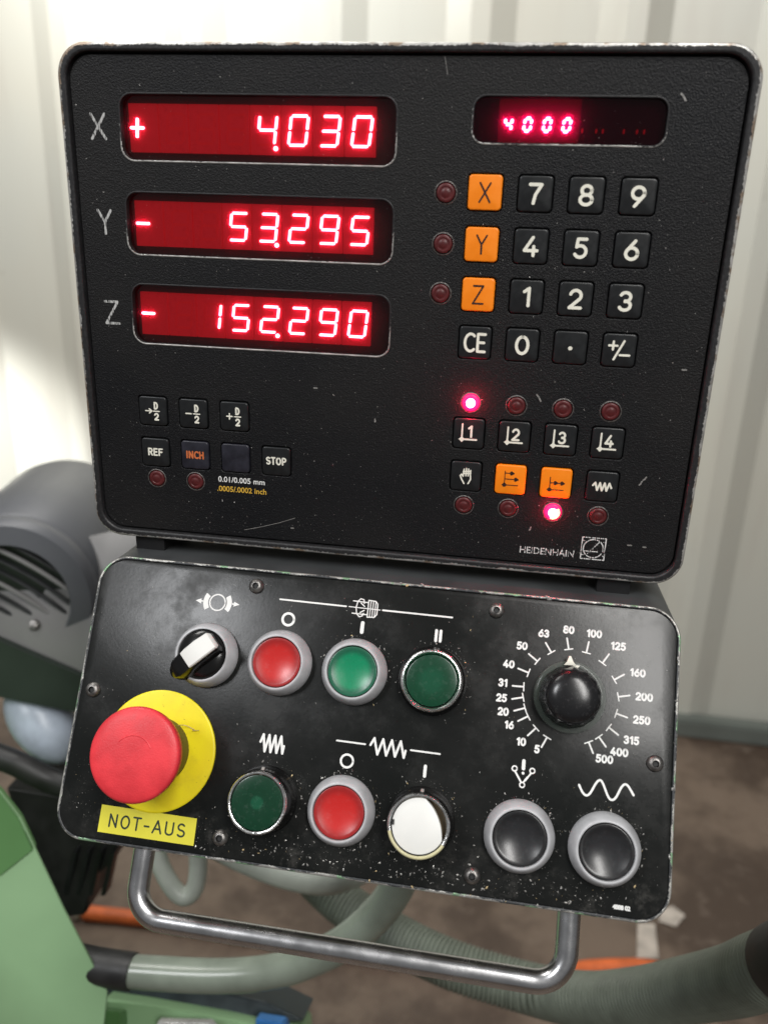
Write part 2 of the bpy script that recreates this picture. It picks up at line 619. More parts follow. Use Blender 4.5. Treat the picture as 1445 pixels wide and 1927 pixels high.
def capsule_stroke(bm, pts, w, z, th=0.12, mat=0):
    """one flat round-ended painted stroke (slightly raised), pts in xy"""
    P = [Vector((p[0], p[1])) for p in pts]
    q = [P[0]]
    for p in P[1:]:
        if (p - q[-1]).length > 1e-4:
            q.append(p)
    P = q
    # split at sharp turns
    start = 0
    for i in range(1, len(P) - 1):
        a = (P[i] - P[i - 1]).normalized()
        b = (P[i + 1] - P[i]).normalized()
        if a.dot(b) < 0.72:
            _stroke(bm, P[start:i + 1], w, z, th, mat)
            start = i
    _stroke(bm, P[start:], w, z, th, mat)


_zk = [0]


def _stroke(bm, P, w, z, th, mat):
    if len(P) < 2:
        return
    _zk[0] = (_zk[0] + 1) % 7
    z = z + _zk[0] * 0.006
    hw = w / 2
    L, Rr = [], []
    n = len(P)
    for i, p in enumerate(P):
        d = (P[min(i + 1, n - 1)] - P[max(i - 1, 0)]).normalized()
        s = Vector((-d.y, d.x))
        k = 1.0
        if 0 < i < n - 1:
            d1 = (P[i] - P[i - 1]).normalized()
            k = 1 / max(0.75, d.dot(d1))
        L.append(p + s * hw * k)
        Rr.append(p - s * hw * k)
    out = list(L)
    d = (P[-1] - P[-2]).normalized()
    a0 = math.atan2(d.x, -d.y)
    a0 = math.atan2(L[-1].y - P[-1].y, L[-1].x - P[-1].x)
    for i in range(1, 6):
        a = a0 - PI * i / 6
        out.append(P[-1] + Vector((math.cos(a), math.sin(a))) * hw)
    out += Rr[::-1]
    a0 = math.atan2(Rr[0].y - P[0].y, Rr[0].x - P[0].x)
    for i in range(1, 6):
        a = a0 - PI * i / 6
        out.append(P[0] + Vector((math.cos(a), math.sin(a))) * hw)
    # strip quads on top plus side wall
    m = len(P)
    top = [bm.verts.new((v.x, v.y, z + th)) for v in out]
    bot = [bm.verts.new((v.x, v.y, z)) for v in out]
    N = len(out)
    for i in range(N):
        j = (i + 1) % N
        bm.faces.new((top[i], top[j], bot[j], bot[i])).material_index = mat
    lt = top[:m]
    rt = top[m + 5:2 * m + 5][::-1]
    for i in range(m - 1):
        bm.faces.new((lt[i], lt[i + 1], rt[i + 1], rt[i])).material_index = mat
    bm.faces.new([lt[-1]] + top[m:m + 5] + [rt[-1]]).material_index = mat
    bm.faces.new([rt[0]] + top[2 * m + 5:] + [lt[0]]).material_index = mat


def arc(cx, cy, rx, ry, a0, a1, n=12):
    return [(cx + rx * math.cos(R(a0 + (a1 - a0) * i / n)), cy + ry * math.sin(R(a0 + (a1 - a0) * i / n))) for i in range(n + 1)]


G = {
    '0': (0.66, [arc(.33, .5, .30, .5, 90, 450, 24)]),
    '1': (0.40, [[(.08, .80), (.32, 1.0), (.32, 0)]]),
    '2': (0.62, [arc(.31, .70, .27, .30, 165, -35, 12) + [(.03, 0)], [(.03, 0), (.60, 0)]]),
    '3': (0.62, [arc(.30, .745, .25, .255, 155, -90, 12), arc(.30, .265, .28, .265, 90, -155, 12)]),
    '4': (0.70, [[(.44, 1), (.04, .27), (.68, .27)], [(.50, .50), (.50, 0)]]),
    '5': (0.62, [[(.56, 1), (.14, 1), (.10, .56)], arc(.29, .32, .29, .32, 130, -150, 14)]),
    '6': (0.64, [[(.46, 1), (.12, .52), (.04, .34)], arc(.33, .31, .29, .31, 0, 360, 22)]),
    '7': (0.62, [[(.03, 1), (.60, 1), (.32, .45), (.24, 0)]]),
    '8': (0.62, [arc(.31, .755, .24, .245, 0, 360, 20), arc(.31, .265, .29, .265, 0, 360, 20)]),
    '9': (0.64, [[(.18, 0), (.52, .48), (.60, .66)], arc(.31, .69, .29, .31, 0, 360, 22)]),
    'X': (0.66, [[(.04, 1), (.62, 0)], [(.62, 1), (.04, 0)]]),
    'Y': (0.62, [[(.03, 1), (.31, .5), (.31, 0)], [(.59, 1), (.31, .5)]]),
    'Z': (0.66, [[(.05, 1), (.61, 1), (.05, 0), (.63, 0)]]),
    'C': (0.56, [arc(.36, .5, .33, .5, 50, 310, 16)]),
    'E': (0.50, [[(.48, 1), (.06, 1), (.06, 0), (.48, 0)], [(.06, .52), (.42, .52)]]),
    'D': (0.58, [[(.08, 0), (.08, 1)], [(.08, 1)] + arc(.22, .5, .33, .5, 90, -90, 12) + [(.08, 0)]]),
    'R': (0.58, [[(.08, 0), (.08, 1)], [(.08, 1)] + arc(.32, .74, .22, .26, 90, -90, 8) + [(.08, .48)], [(.32, .48), (.54, 0)]]),
    'F': (0.50, [[(.48, 1), (.06, 1), (.06, 0)], [(.06, .52), (.42, .52)]]),
    'I': (0.20, [[(.10, 0), (.10, 1)]]),
    'N': (0.62, [[(.07, 0), (.07, 1), (.55, 0), (.55, 1)]]),
    'H': (0.62, [[(.07, 0), (.07, 1)], [(.55, 0), (.55, 1)], [(.07, .52), (.55, .52)]]),
    'S': (0.54, [arc(.28, .75, .22, .25, 35, 270, 10) + arc(.28, .25, .24, .25, 90, -145, 10)]),
    'T': (0.54, [[(.02, 1), (.52, 1)], [(.27, 1), (.27, 0)]]),
    'O': (0.64, [arc(.32, .5, .28, .5, 90, 450, 22)]),
    'P': (0.54, [[(.07, 0), (.07, 1)], [(.07, 1)] + arc(.28, .73, .24, .27, 90, -90, 8) + [(.07, .46)]]),
    'A': (0.62, [[(.02, 0), (.31, 1), (.60, 0)], [(.12, .32), (.50, .32)]]),
    'U': (0.62, [[(.06, 1), (.06, .30)] + arc(.31, .28, .25, .28, 180, 360, 12) + [(.56, .30), (.56, 1)]]),
    '+': (0.60, [[(.30, .78), (.30, .22)], [(.02, .5), (.58, .5)]]),
    '-': (0.40, [[(.05, .42), (.35, .42)]]),
    '/': (0.45, [[(.05, -.02), (.40, 1.02)]]),
    '.': (0.24, [[(.10, .03), (.14, .03)]]),
    ' ': (0.4, []),
}


def glyphs(bm, text, cx, cy, size, w, gap=0.16, sx=1.0, z=0.0, mat=0, slant=0.0, th=0.12):
    tot = sum(G[c][0] for c in text) + gap * (len(text) - 1)
    x = -tot / 2
    for c in text:
        gw, st = G[c]
        for s in st:
            capsule_stroke(bm, [(cx + ((x + px) * sx + slant * (py - .5)) * size, cy + (py - .5) * size) for px, py in s], w, z, th, mat)
        x += gw + gap


def curve_mesh(splines, extrude, bevel=0.0, z=0.0, res=2):
    """filled 2-D curve with holes, returned as mesh (millimetres)"""
    cu = bpy.data.curves.new('tmp', 'CURVE')
    cu.dimensions = '2D'
    cu.fill_mode = 'BOTH'
    cu.extrude = extrude
    cu.bevel_depth = bevel
    cu.bevel_resolution = res
    cu.offset = -bevel
    for pts in splines:
        sp = cu.splines.new('POLY')
        sp.points.add(len(pts) - 1)
        for i, p in enumerate(pts):
            sp.points[i].co = (p[0], p[1], 0, 1)
        sp.use_cyclic_u = True
    o = bpy.data.objects.new('tmp', cu)
    COL.objects.link(o)
    dg = bpy.context.evaluated_depsgraph_get()
    me = bpy.data.meshes.new_from_object(o.evaluated_get(dg))
    bpy.data.objects.remove(o)
    bpy.data.curves.remove(cu)
    me.transform(Matrix.Translation((0, 0, z)))
    return me


def text_mesh(s, size, bold=0.0, ex=0.05, sx=1.0, shear=0.0, space=1.0, align='CENTER'):
    cu = bpy.data.curves.new('tmp', 'FONT')
    cu.body = s
    cu.size = size
    cu.offset = bold
    cu.extrude = ex
    cu.align_x = align
    cu.align_y = 'CENTER'
    cu.shear = shear
    cu.space_character = space
    cu.resolution_u = 4
    o = bpy.data.objects.new('tmp', cu)
    COL.objects.link(o)
    dg = bpy.context.evaluated_depsgraph_get()
    me = bpy.data.meshes.new_from_object(o.evaluated_get(dg))
    bpy.data.objects.remove(o)
    bpy.data.curves.remove(cu)
    me.transform(Matrix.Diagonal((sx, 1, 1, 1)))
    return me


def mesh_obj(me, name, mat, parent, matrix, smooth=False, ang=40):
    me.transform(Matrix.Scale(MM, 4))
    me.name = name
    me.materials.clear()
    me.materials.append(mat)
    if smooth:
        me.polygons.foreach_set('use_smooth', [True] * len(me.polygons))
        me.set_sharp_from_angle(angle=R(ang))
    o = bpy.data.objects.new(name, me)
    COL.objects.link(o)
    place(o, parent, matrix)
    return o


def tag(o, label=None, cat=None, group=None, kind=None):
    if label:
        o['label'] = label
    if cat:
        o['category'] = cat
    if group:
        o['group'] = group
    if kind:
        o['kind'] = kind
    return o


def empty(name, matrix):
    e = bpy.data.objects.new(name, None)
    e.empty_display_size = 0.05
    COL.objects.link(e)
    e.matrix_world = matrix
    return e


# ================================================================== SETTING (metres)
def solid(name, pts_front, thick_dir, mat, parent=None, bev=0.0):
    bm = bmesh.new()
    a = [bm.verts.new(p) for p in pts_front]
    b = [bm.verts.new(Vector(p) + Vector(thick_dir)) for p in pts_front]
    n = len(a)
    bm.faces.new(a)
    bm.faces.new(b[::-1])
    for i in range(n):
        bm.faces.new((a[i], b[i], b[(i + 1) % n], a[(i + 1) % n]))
    if bev:
        bmesh.ops.bevel(bm, geom=list(bm.edges), offset=bev, segments=3, affect='EDGES', clamp_overlap=True)
    o = finish(bm, name, mat, parent, None, True, 1, ang=50)
    return o


bm = bmesh.new()
vs = [bm.verts.new(p) for p in ((-6, -4, 0), (6, -4, 0), (6, 2.2, 0), (-6, 2.2, 0))]
bm.faces.new(vs)
tag(finish(bm, 'floor', M['floor'], None, None, False, 1), kind='structure')

# corrugated sheet wall: ribs every 0.35 m
prof = []
x = -0.026 - 0.35 * 14
while x < 5.2:
    prof += [(x, 0.0), (x + 0.060, -0.026), (x + 0.105, -0.026), (x + 0.164, 0.0)]
    x += 0.35
bm = bmesh.new()
lo = [bm.verts.new((px, 1.83 + py, 0.0)) for px, py in prof]
hi = [bm.verts.new((px, 1.83 + py, 4.2)) for px, py in prof]
for i in range(len(prof) - 1):
    bm.faces.new((lo[i], lo[i + 1], hi[i + 1], hi[i]))
wall = tag(finish(bm, 'wall', M['wall'], None, None, False, 1), kind='structure')
bm = bmesh.new()
bmesh.ops.create_cube(bm, size=1, matrix=Matrix.Translation((0.1, 1.79, 0.028)) @ Matrix.Diagonal((10.2, 0.05, 0.056, 1)))
bmesh.ops.bevel(bm, geom=list(bm.edges), offset=0.006, segments=2, affect='EDGES')
tag(finish(bm, 'wall_base', M['plinth'], wall, None, True, 1))

# worn white floor marking
bm = bmesh.new()
for poly in ([(0.535, 0.955), (0.578, 0.962), (0.583, 1.050), (0.548, 1.046)],
             [(0.592, 1.058), (0.625, 1.050), (0.650, 1.085), (0.628, 1.108), (0.600, 1.090)],
             [(0.40, 1.30), (0.47, 1.32), (0.52, 1.37), (0.44, 1.36)]):
    bm.faces.new([bm.verts.new((px, py, 0.004)) for px, py in poly])
tag(finish(bm, 'floor_marking', M['floorwhite'], None, None, False, 1), kind='structure')

# orange hose on the floor
ORANGE = [(x, y, 0.015) for x, y in ((-0.57, 0.842), (-0.403, 0.852), (-0.193, 0.853), (0.021, 0.852), (0.278, 0.856), (0.378, 0.878), (0.44, 0.903), (0.544, 0.925), (0.594, 0.915), (0.632, 0.89))]
bm = bmesh.new()
tube(bm, spline(ORANGE), 0.0145, 16)
oh = finish(bm, 'air_hose', M['orangehose'], None, None, True, 1)
tag(oh, 'orange hose lying on the brown floor behind the steel handle', 'hose')
bm = bmesh.new()
tube(bm, [(-0.60, 0.852, 0.017), (-0.592, 0.853, 0.017), (-0.585, 0.854, 0.017), (-0.577, 0.856, 0.017)], lambda i, s: (0.016, 0.026, 0.026, 0.017)[i], 16)
finish(bm, 'hose_connector', M['floorwhite'], oh, None, True, 1)


# ================================================================== MACHINE PARTS BEHIND
def dirmat(loc, zdir, xh=(1, 0, 0)):
    z = Vector(zdir).normalized()
    x = Vector(xh)
    x = (x - z * x.dot(z)).normalized()
    y = z.cross(x)
    m = Matrix((x, y, z)).transposed().to_4x4()
    m.translation = Vector(loc)
    return m


mh = empty('milling_machine', Matrix.Translation((-0.30, 0.34, 0.86)))
tag(mh, 'blurred grey milling machine with louvered motor cover at the left edge', 'machine')
inv = mh.matrix_world.inverted()
MOTOR = dirmat((-0.233, 0.255, 1.023), (-0.2, 0.98, 0.01))
bm = bmesh.new()
lathe(bm, [(0, 0.020), (0.0515, 0.020), (0.0520, 0.002), (0.0535, 0.0), (0.070, 0.004), (0.0735, 0.010), (0.0745, 0.016), (0.0740, 0.018), (0.0740, 0.021),
           (0.0755, 0.023), (0.080, 0.10), (0.081, 0.17), (0.078, 0.185), (0.066, 0.2), (0.04, 0.207), (0, 0.21)], 64)
finish(bm, 'motor_cover', M['machgrey2'], mh, inv @ MOTOR, True, 1, ang=35)
bm = bmesh.new()
lathe(bm, [(0.0512, 0.0195), (0.0512, 0.0175), (0, 0.0175)], 40)
finish(bm, 'fan_grille', M['louver'], mh, inv @ MOTOR, True, 1)
for i in range(9):
    off = -0.044 + 0.011 * i
    hl = math.sqrt(max(0.0001, 0.050 ** 2 - off ** 2))
    bm = bmesh.new()
    pts = []
    for j in range(9):
        u = -hl + 2 * hl * j / 8
        pts.append((off * 0.55 + u * 0.83 - 0.10 * off * 0 , -off * 0.83 + u * 0.55 + 2.2 * (u * u - hl * hl), 0.008))
    tube(bm, pts, 0.0021, 8)
    finish(bm, 'louver', M['machgrey'] if i % 3 == 1 else M['louver'], mh, inv @ MOTOR, True, 1)

TH = (0.03, 0.16, -0.035)
slab = [(-0.218, 0.276, 1.016), (-0.208, 0.294, 1.032), (-0.193, 0.314, 1.052), (-0.184, 0.329, 1.060), (-0.164, 0.334, 1.065), (-0.065, 0.350, 1.068),
        (-0.040, 0.264, 0.904), (-0.165, 0.244, 0.961), (-0.269, 0.241, 0.999), (-0.272, 0.253, 1.033), (-0.250, 0.266, 1.029), (-0.228, 0.273, 1.026)]
bm = bmesh.new()
P = [Vector(p) for p in slab]
nrm = Vector((0.14, -0.80, 0.45)).normalized()
ctr = sum(P, Vector()) / len(P)
P = [p - nrm * (p - ctr).dot(nrm) for p in P]
loops = [[p - nrm * 0.13 for p in P], [p for p in P], [ctr + (p - ctr) * 0.985 + nrm * 0.005 for p in P], [ctr + (p - ctr) * 0.95 + nrm * 0.007 for p in P]]
loft(bm, loops)
finish(bm, 'gearbox_cover', M['machgrey'], mh, inv, True, 1, ang=50)
und = [(-0.270, 0.242, 0.997), (-0.166, 0.245, 0.959), (-0.040, 0.263, 0.903), (-0.043, 0.269, 0.859), (-0.165, 0.245, 0.919), (-0.265, 0.224, 0.943)]
finish_o = solid('lower_casting', und, (0.03, 0.2, -0.03), M['machdark'], mh)
finish_o.matrix_local = inv
for (bx, by, bz) in ((-0.216, 0.262, 0.996), (-0.148, 0.262, 0.995)):
    bm = bmesh.new()
    lathe(bm, [(0, 0.006), (0.004, 0.005), (0.0055, 0.0)], 16)
    finish(bm, 'cover_screw', M['screw'], mh, inv @ dirmat(Vector((bx, by, bz)) - nrm * ((Vector((bx, by, bz)) - ctr).dot(nrm) - 0.007), nrm), True, 1)

# pale blue rounded cover below the head
bm = bmesh.new()
lathe(bm, [(0.028 * math.sin(PI * i / 14) if 0 < i < 14 else 0, 0.026 - 0.046 * math.cos(PI * i / 14)) for i in range(15)], 40)
bc = finish(bm, 'plastic_cap', M['bluewhite'], None, dirmat((-0.200, 0.252, 0.878), (-0.62, 0.2, 0.6)), True, 1, ang=85)
tag(bc, 'pale blue rounded plastic cover under the grey milling machine at the left', 'cover')

# black cable below it
bm = bmesh.new()
tube(bm, spline([(-0.30, 0.19, 0.925), (-0.235, 0.20, 0.898), (-0.207, 0.20, 0.890), (-0.179, 0.202, 0.876), (-0.147, 0.205, 0.868), (-0.10, 0.225, 0.855)]), 0.011, 16)
tag(finish(bm, 'cable', M['rubber'], None, None, True, 1), 'thick black cable crossing behind the left edge of the button panel', 'cable')

# black bracket between the green cabinet and the panel
br = empty('bracket', Matrix.Translation((-0.16, 0.2, 0.73)))
tag(br, 'black slotted bracket hanging behind the lower left corner of the button panel', 'bracket')
pts = [(-0.235, 0.215, 0.850), (-0.136, 0.225, 0.838), (-0.122, 0.218, 0.812), (-0.131, 0.210, 0.786), (-0.150, 0.200, 0.772), (-0.153, 0.190, 0.738), (-0.190, 0.186, 0.73)]
o = solid('bracket_plate', pts, (0.0, 0.05, 0.0), M['rubber'], br, 0.002)
o.matrix_local = br.matrix_world.inverted()
for i in range(4):
    p = Vector((-0.165 + 0.012 * i, 0.200 + 0.001 * i, 0.800 + 0.001 * i))
    o = solid('slot_rib', [p, p + Vector((0.004, 0, 0.001)), p + Vector((-0.006, -0.006, -0.045)), p + Vector((-0.011, -0.006, -0.046))], (0, 0.012, 0), M['louver'], br, 0.0006)
    o.matrix_local = br.matrix_world.inverted()

# green machine cabinet, foreground left
gc = empty('machine_cabinet', Matrix.Translation((-0.15, 0.09, 0.0)))
tag(gc, 'light green enamelled machine cabinet at the lower left', 'cabinet')
gi = gc.matrix_world.inverted()
gp = [(-0.215, 0.1096, 0.992), (-0.1608, 0.1104, 0.9371), (-0.1455, 0.1091, 0.9164), (-0.111, 0.0979, 0.8446), (-0.0758, 0.0886, 0.7778), (-0.077, 0.0761, 0.7405), (-0.077, 0.0761, 0.60), (-0.34, 0.05, 0.60), (-0.34, 0.11, 0.992)]
bm = bmesh.new()
P = [Vector(p) for p in gp]
n2 = Vector((0.30, -0.86, 0.278)).normalized()
c2 = Vector((-0.142, 0.105, 0.90))
P = [p - n2 * (p - c2).dot(n2) for p in P]
c3 = sum(P, Vector()) / len(P)
loft(bm, [[p + Vector((-0.18, 0.20, -0.25)) for p in P], [p - n2 * 0.002 for p in P], [c3 + (p - c3) * 0.994 for p in P]])
o = finish(bm, 'side_cover', M['green'], gc, gi, True, 1, ang=60)
fac = [(-0.205, 0.1093, 0.979), (-0.1612, 0.1104, 0.9368), (-0.1462, 0.1091, 0.9160), (-0.1346, 0.105, 0.8918), (-0.1567, 0.0915, 0.874), (-0.1785, 0.0834, 0.8726), (-0.2, 0.083, 0.872)]
o = solid('shaded_facet', [Vector(p) - n2 * ((Vector(p) - c2).dot(n2) - 0.001) for p in fac], -n2 * 0.01, M['green_shade'], gc, 0.001)  # raised patch in darker green; paints the shadow on the upper facet
o.matrix_local = gi
q = [(-0.105, 0.126, 0.721), (-0.069, 0.130, 0.717), (-0.001, 0.137, 0.708), (0.063, 0.142, 0.697), (0.070, 0.130, 0.64), (-0.105, 0.100, 0.64)]
o = solid('lower_cover', q, (0, 0.05, -0.03), M['green'], gc, 0.002)
o.matrix_local = gi
q = [(-0.118, 0.150, 0.722), (-0.050, 0.156, 0.716), (0.030, 0.162, 0.704), (0.064, 0.162, 0.690), (0.02, 0.150, 0.688), (-0.05, 0.140, 0.7005), (-0.114, 0.136, 0.707)]
o = solid('tray_edge', q, (0, 0.04, -0.02), M['tray'], gc, 0.0015)
o.matrix_local = gi
q = [(-0.096, 0.110, 0.728), (-0.080, 0.112, 0.728), (-0.080, 0.108, 0.66), (-0.110, 0.104, 0.66)]
o = solid('shadow_strip', q, (0, 0.01, -0.01), M['green_shade'], gc, 0.001)  # added strip in darker green; its colour paints the corner's shadow
o.matrix_local = gi
o = solid('name_plate', [(-0.050, 0.114, 0.7205), (-0.007, 0.121, 0.7205), (0.007, 0.119, 0.706), (-0.048, 0.110, 0.706)], (0, 0.008, -0.004), M['bare'], gc, 0.0006)
o.matrix_local = gi
o = solid('blue_clamp', [(0.028, 0.136, 0.7155), (0.052, 0.138, 0.7135), (0.060, 0.134, 0.694), (0.030, 0.130, 0.694)], (0, 0.012, -0.006), M['blue'], gc, 0.001)
o.matrix_local = gi

bm = bmesh.new()
prism(bm, rrect(0.30, 0.24, 0.02, 4), 0.0, 0.60, 0.004)
finish(bm, 'cabinet_base', M['green'], gc, Matrix.Translation((-0.40, 0.23, 0.0)), True, 1)
# hoses
path = spline([(-0.073, 0.360, 0.766), (-0.007, 0.321, 0.747), (0.056, 0.272, 0.734), (0.109, 0.245, 0.725), (0.182, 0.214, 0.726), (0.258, 0.199, 0.728),
               (0.298, 0.168, 0.761), (0.330, 0.136, 0.807), (0.355, 0.104, 0.858), (0.369, 0.074, 0.903), (0.375, 0.050, 0.940), (0.380, 0.036, 0.962)], 8)
# resample evenly so that the ribs keep one pitch
cum = [0.0]
for a_, b_ in zip(path, path[1:]):
    cum.append(cum[-1] + (b_ - a_).length)
step, even, q_ = 0.00105, [], 0
tt = 0.0
while tt < cum[-1]:
    while cum[q_ + 1] < tt:
        q_ += 1
    even.append(path[q_].lerp(path[q_ + 1], (tt - cum[q_]) / (cum[q_ + 1] - cum[q_])))
    tt += step
path = even
bm = bmesh.new()
tube(bm, path, lambda i, s: 0.0190 + (0.0, 0.0020, 0.0020, 0.0016)[i % 4], 24)
bm.faces.ensure_lookup_table()
for f_ in bm.faces[:-2]:
    if (f_.index // 24) % 4 in (3,):
        f_.material_index = 1  # every fourth strip is darker, so the ribs stand out
rh = finish(bm, 'ribbed_hose', None, None, None, True, 1, mats=[M['hose'], plain('dark_hose_groove', (0.13, 0.15, 0.12), 0.5)], ang=75)
tag(rh, 'thick grey green ribbed hose sweeping to the right under the steel handle', 'hose')
bm = bmesh.new()
tube(bm, spline([(0.380, 0.038, 0.959), (0.381, 0.029, 0.972), (0.384, 0.020, 0.988), (0.392, 0.010, 1.02)]), 0.0222, 28)
finish(bm, 'end_sleeve', M['rubber'], rh, None, True, 1)
bm = bmesh.new()
tube(bm, spline([(-0.066, 0.101, 0.788), (0.005, 0.104, 0.795), (0.056, 0.106, 0.809), (0.099, 0.104, 0.840), (0.125, 0.107, 0.867), (0.143, 0.110, 0.896), (0.152, 0.118, 0.925), (0.155, 0.136, 0.965), (0.155, 0.14, 1.01)], 8), 0.0125, 24)
sh = finish(bm, 'smooth_hose', M['hose2'], None, None, True, 1)
tag(sh, 'smooth grey hose with a black sleeve curving up under the button panel', 'hose')
bm = bmesh.new()
tube(bm, spline([(-0.16, 0.104, 0.789), (-0.10, 0.101, 0.788), (-0.060, 0.101, 0.7885)], 6), 0.0140, 24)
finish(bm, 'end_sleeve', M['rubber'], sh, None, True, 1)
bm = bmesh.new()
tube(bm, spline([(-0.085, 0.190, 0.91), (-0.073, 0.179, 0.860), (-0.066, 0.171, 0.834), (-0.053, 0.166, 0.813), (-0.042, 0.165, 0.806), (-0.034, 0.169, 0.814), (-0.033, 0.176, 0.835), (-0.038, 0.183, 0.870), (-0.04, 0.19, 0.90)], 8), 0.0078, 20)
tag(finish(bm, 'thin_hose', M['hose3'], None, None, True, 1), 'thin pale grey hose hanging in a loop inside the left end of the steel handle', 'hose')
bm = bmesh.new()
tube(bm, spline([(-0.11, 0.21, 0.90), (-0.063, 0.202, 0.860), (-0.019, 0.200, 0.835), (0.030, 0.197, 0.821), (0.066, 0.204, 0.811), (0.090, 0.226, 0.801), (0.115, 0.253, 0.806)], 8), 0.0150, 22)
tag(finish(bm, 'drain_hose', M['hose3'], None, None, True, 1), 'pale grey hose running right from behind the thin loop below the button panel', 'hose')

# ================================================================== DIGITAL READOUT
# panel frame: local X right, local Y up, local Z towards the viewer; origin = top left corner of the face
MU = Matrix(((1, 0, 0, 0), (0, 0, -1, 0), (0, 1, 0, 1.420), (0, 0, 0, 1)))
dro = empty('digital_readout', MU @ T(UW / 2, UH, -10))
tag(dro, 'black digital position readout with red displays and keypads standing on the button box', 'readout')
DI = T(UW / 2, UH, -10).inverted()


def U(x, y, h=0.0, rz=0.0):
    return DI @ T(x, y, h, rz)


# rim
me = curve_mesh([rrect(UW, UH, 13, 10, UW / 2, -UH / 2), rrect(UW - 7.2, UH - 7.2, 10.5, 10, UW / 2, -UH / 2)], 6.0, 1.1, -5.1, 3)
mesh_obj(me, 'rim', M['rim'], dro, DI, True, 50)
# housing behind
bm = bmesh.new()
loops = []
for (g, z) in ((-1.6, -80), (0.2, -76), (1.2, -12.5), (1.0, -10.0)):
    loops.append([(UW / 2 + px, -UH / 2 + py, z) for px, py in rrect(UW - 2 - 2 * (1.2 - g), UH - 2 - 2 * (1.2 - g), 12, 8)])
loft(bm, loops)
finish(bm, 'housing', M['casing'], dro, DI, True)
# dark floor behind the face
bm = bmesh.new()
prism(bm, rrect(UW - 8, UH - 8, 10, 6, UW / 2, -UH / 2), -8.5, -6.2)
finish(bm, 'backing_board', M['gap'], dro, DI, True)

KEYS = []     # x, y, kind, legend
rows = [(53.5, ['X', '7', '8', '9']), (73.5, ['Y', '4', '5', '6']), (93.5, ['Z', '1', '2', '3']), (113.4, ['CE', '0', '.', '+/-'])]
for y, ls in rows:
    for i, s in enumerate(ls):
        KEYS.append((180.3 + 20 * i, y, 'orange' if s in 'XYZ' else 'black', s))
for i in range(4):
    KEYS.append((180.3 + 20 * i, 153.3, 'black', 'axis%d' % (i + 1)))
for i, s in enumerate(('hand', 'multi', 'single', 'coil')):
    KEYS.append((180.3 + 20 * i, 173.0, 'orange' if s in ('multi', 'single') else 'black', s))
for i, s in enumerate(('toD', '-D', '+D')):
    KEYS.append((32.6 + 19.8 * i, 152.9, 'black', s))
for i, s in enumerate(('REF', 'INCH', 'blank', 'STOP')):
    KEYS.append((32.6 + 19.8 * i, 172.9, 'blue' if s in ('INCH', 'blank') else 'black', s))
LEDS = [(164.4, 54.0, 0), (164.4, 73.8, 0), (164.4, 93.7, 0)]
LEDS += [(180.3, 139.5, 1), (200.1, 139.6, 0), (220.0, 139.7, 0), (240.0, 139.5, 0)]
LEDS += [(180.2, 186.9, 0), (200.3, 186.8, 0), (220.3, 186.8, 2), (240.2, 187.0, 0)]
LEDS += [(32.4, 186.0, 0), (51.9, 186.0, 0)]
WINS = [(84.4, 31.7, 117.0, 25.2, 5.2), (84.4, 70.0, 117.0, 25.2, 5.2), (84.4, 108.6, 117.0, 25.6, 5.2)]
SW = (210.6, 26.7, 73.4, 16.6, 4.6)

# face plate with openings for windows, keys and lamps
holes = [rrect(UW - 8.6, UH - 8.6, 9.8, 10, UW / 2, -UH / 2)]
for (x, y, w_, h_, r_) in WINS + [SW]:
    holes.append(rrect(w_, h_, r_, 6, x, -y))
for (x, y, kd, s) in KEYS:
    holes.append(rrect(14.3, 14.3, 1.6, 3, x, -y))
for (x, y, on) in LEDS:
    holes.append(circle(4.05, 24, x, -y))
me = curve_mesh(holes, 2.2, 0.45, -2.2 - 0.45, 2)
mesh_obj(me, 'face_plate', M['face'], dro, DI, True, 50)

# ---- keys
def key_mesh(kind):
    bm = bmesh.new()
    s = 13.5
    prism(bm, rrect(s, s, 1.5, 4), -4.0, 0.55 if kind != 'orange' else 0.9, 0.55, 0, 3)
    return bm


proto = {}
for kind, mat in (('black', 'keyblack'), ('orange', 'keyorange'), ('blue', 'keyblue')):
    proto[kind] = mat


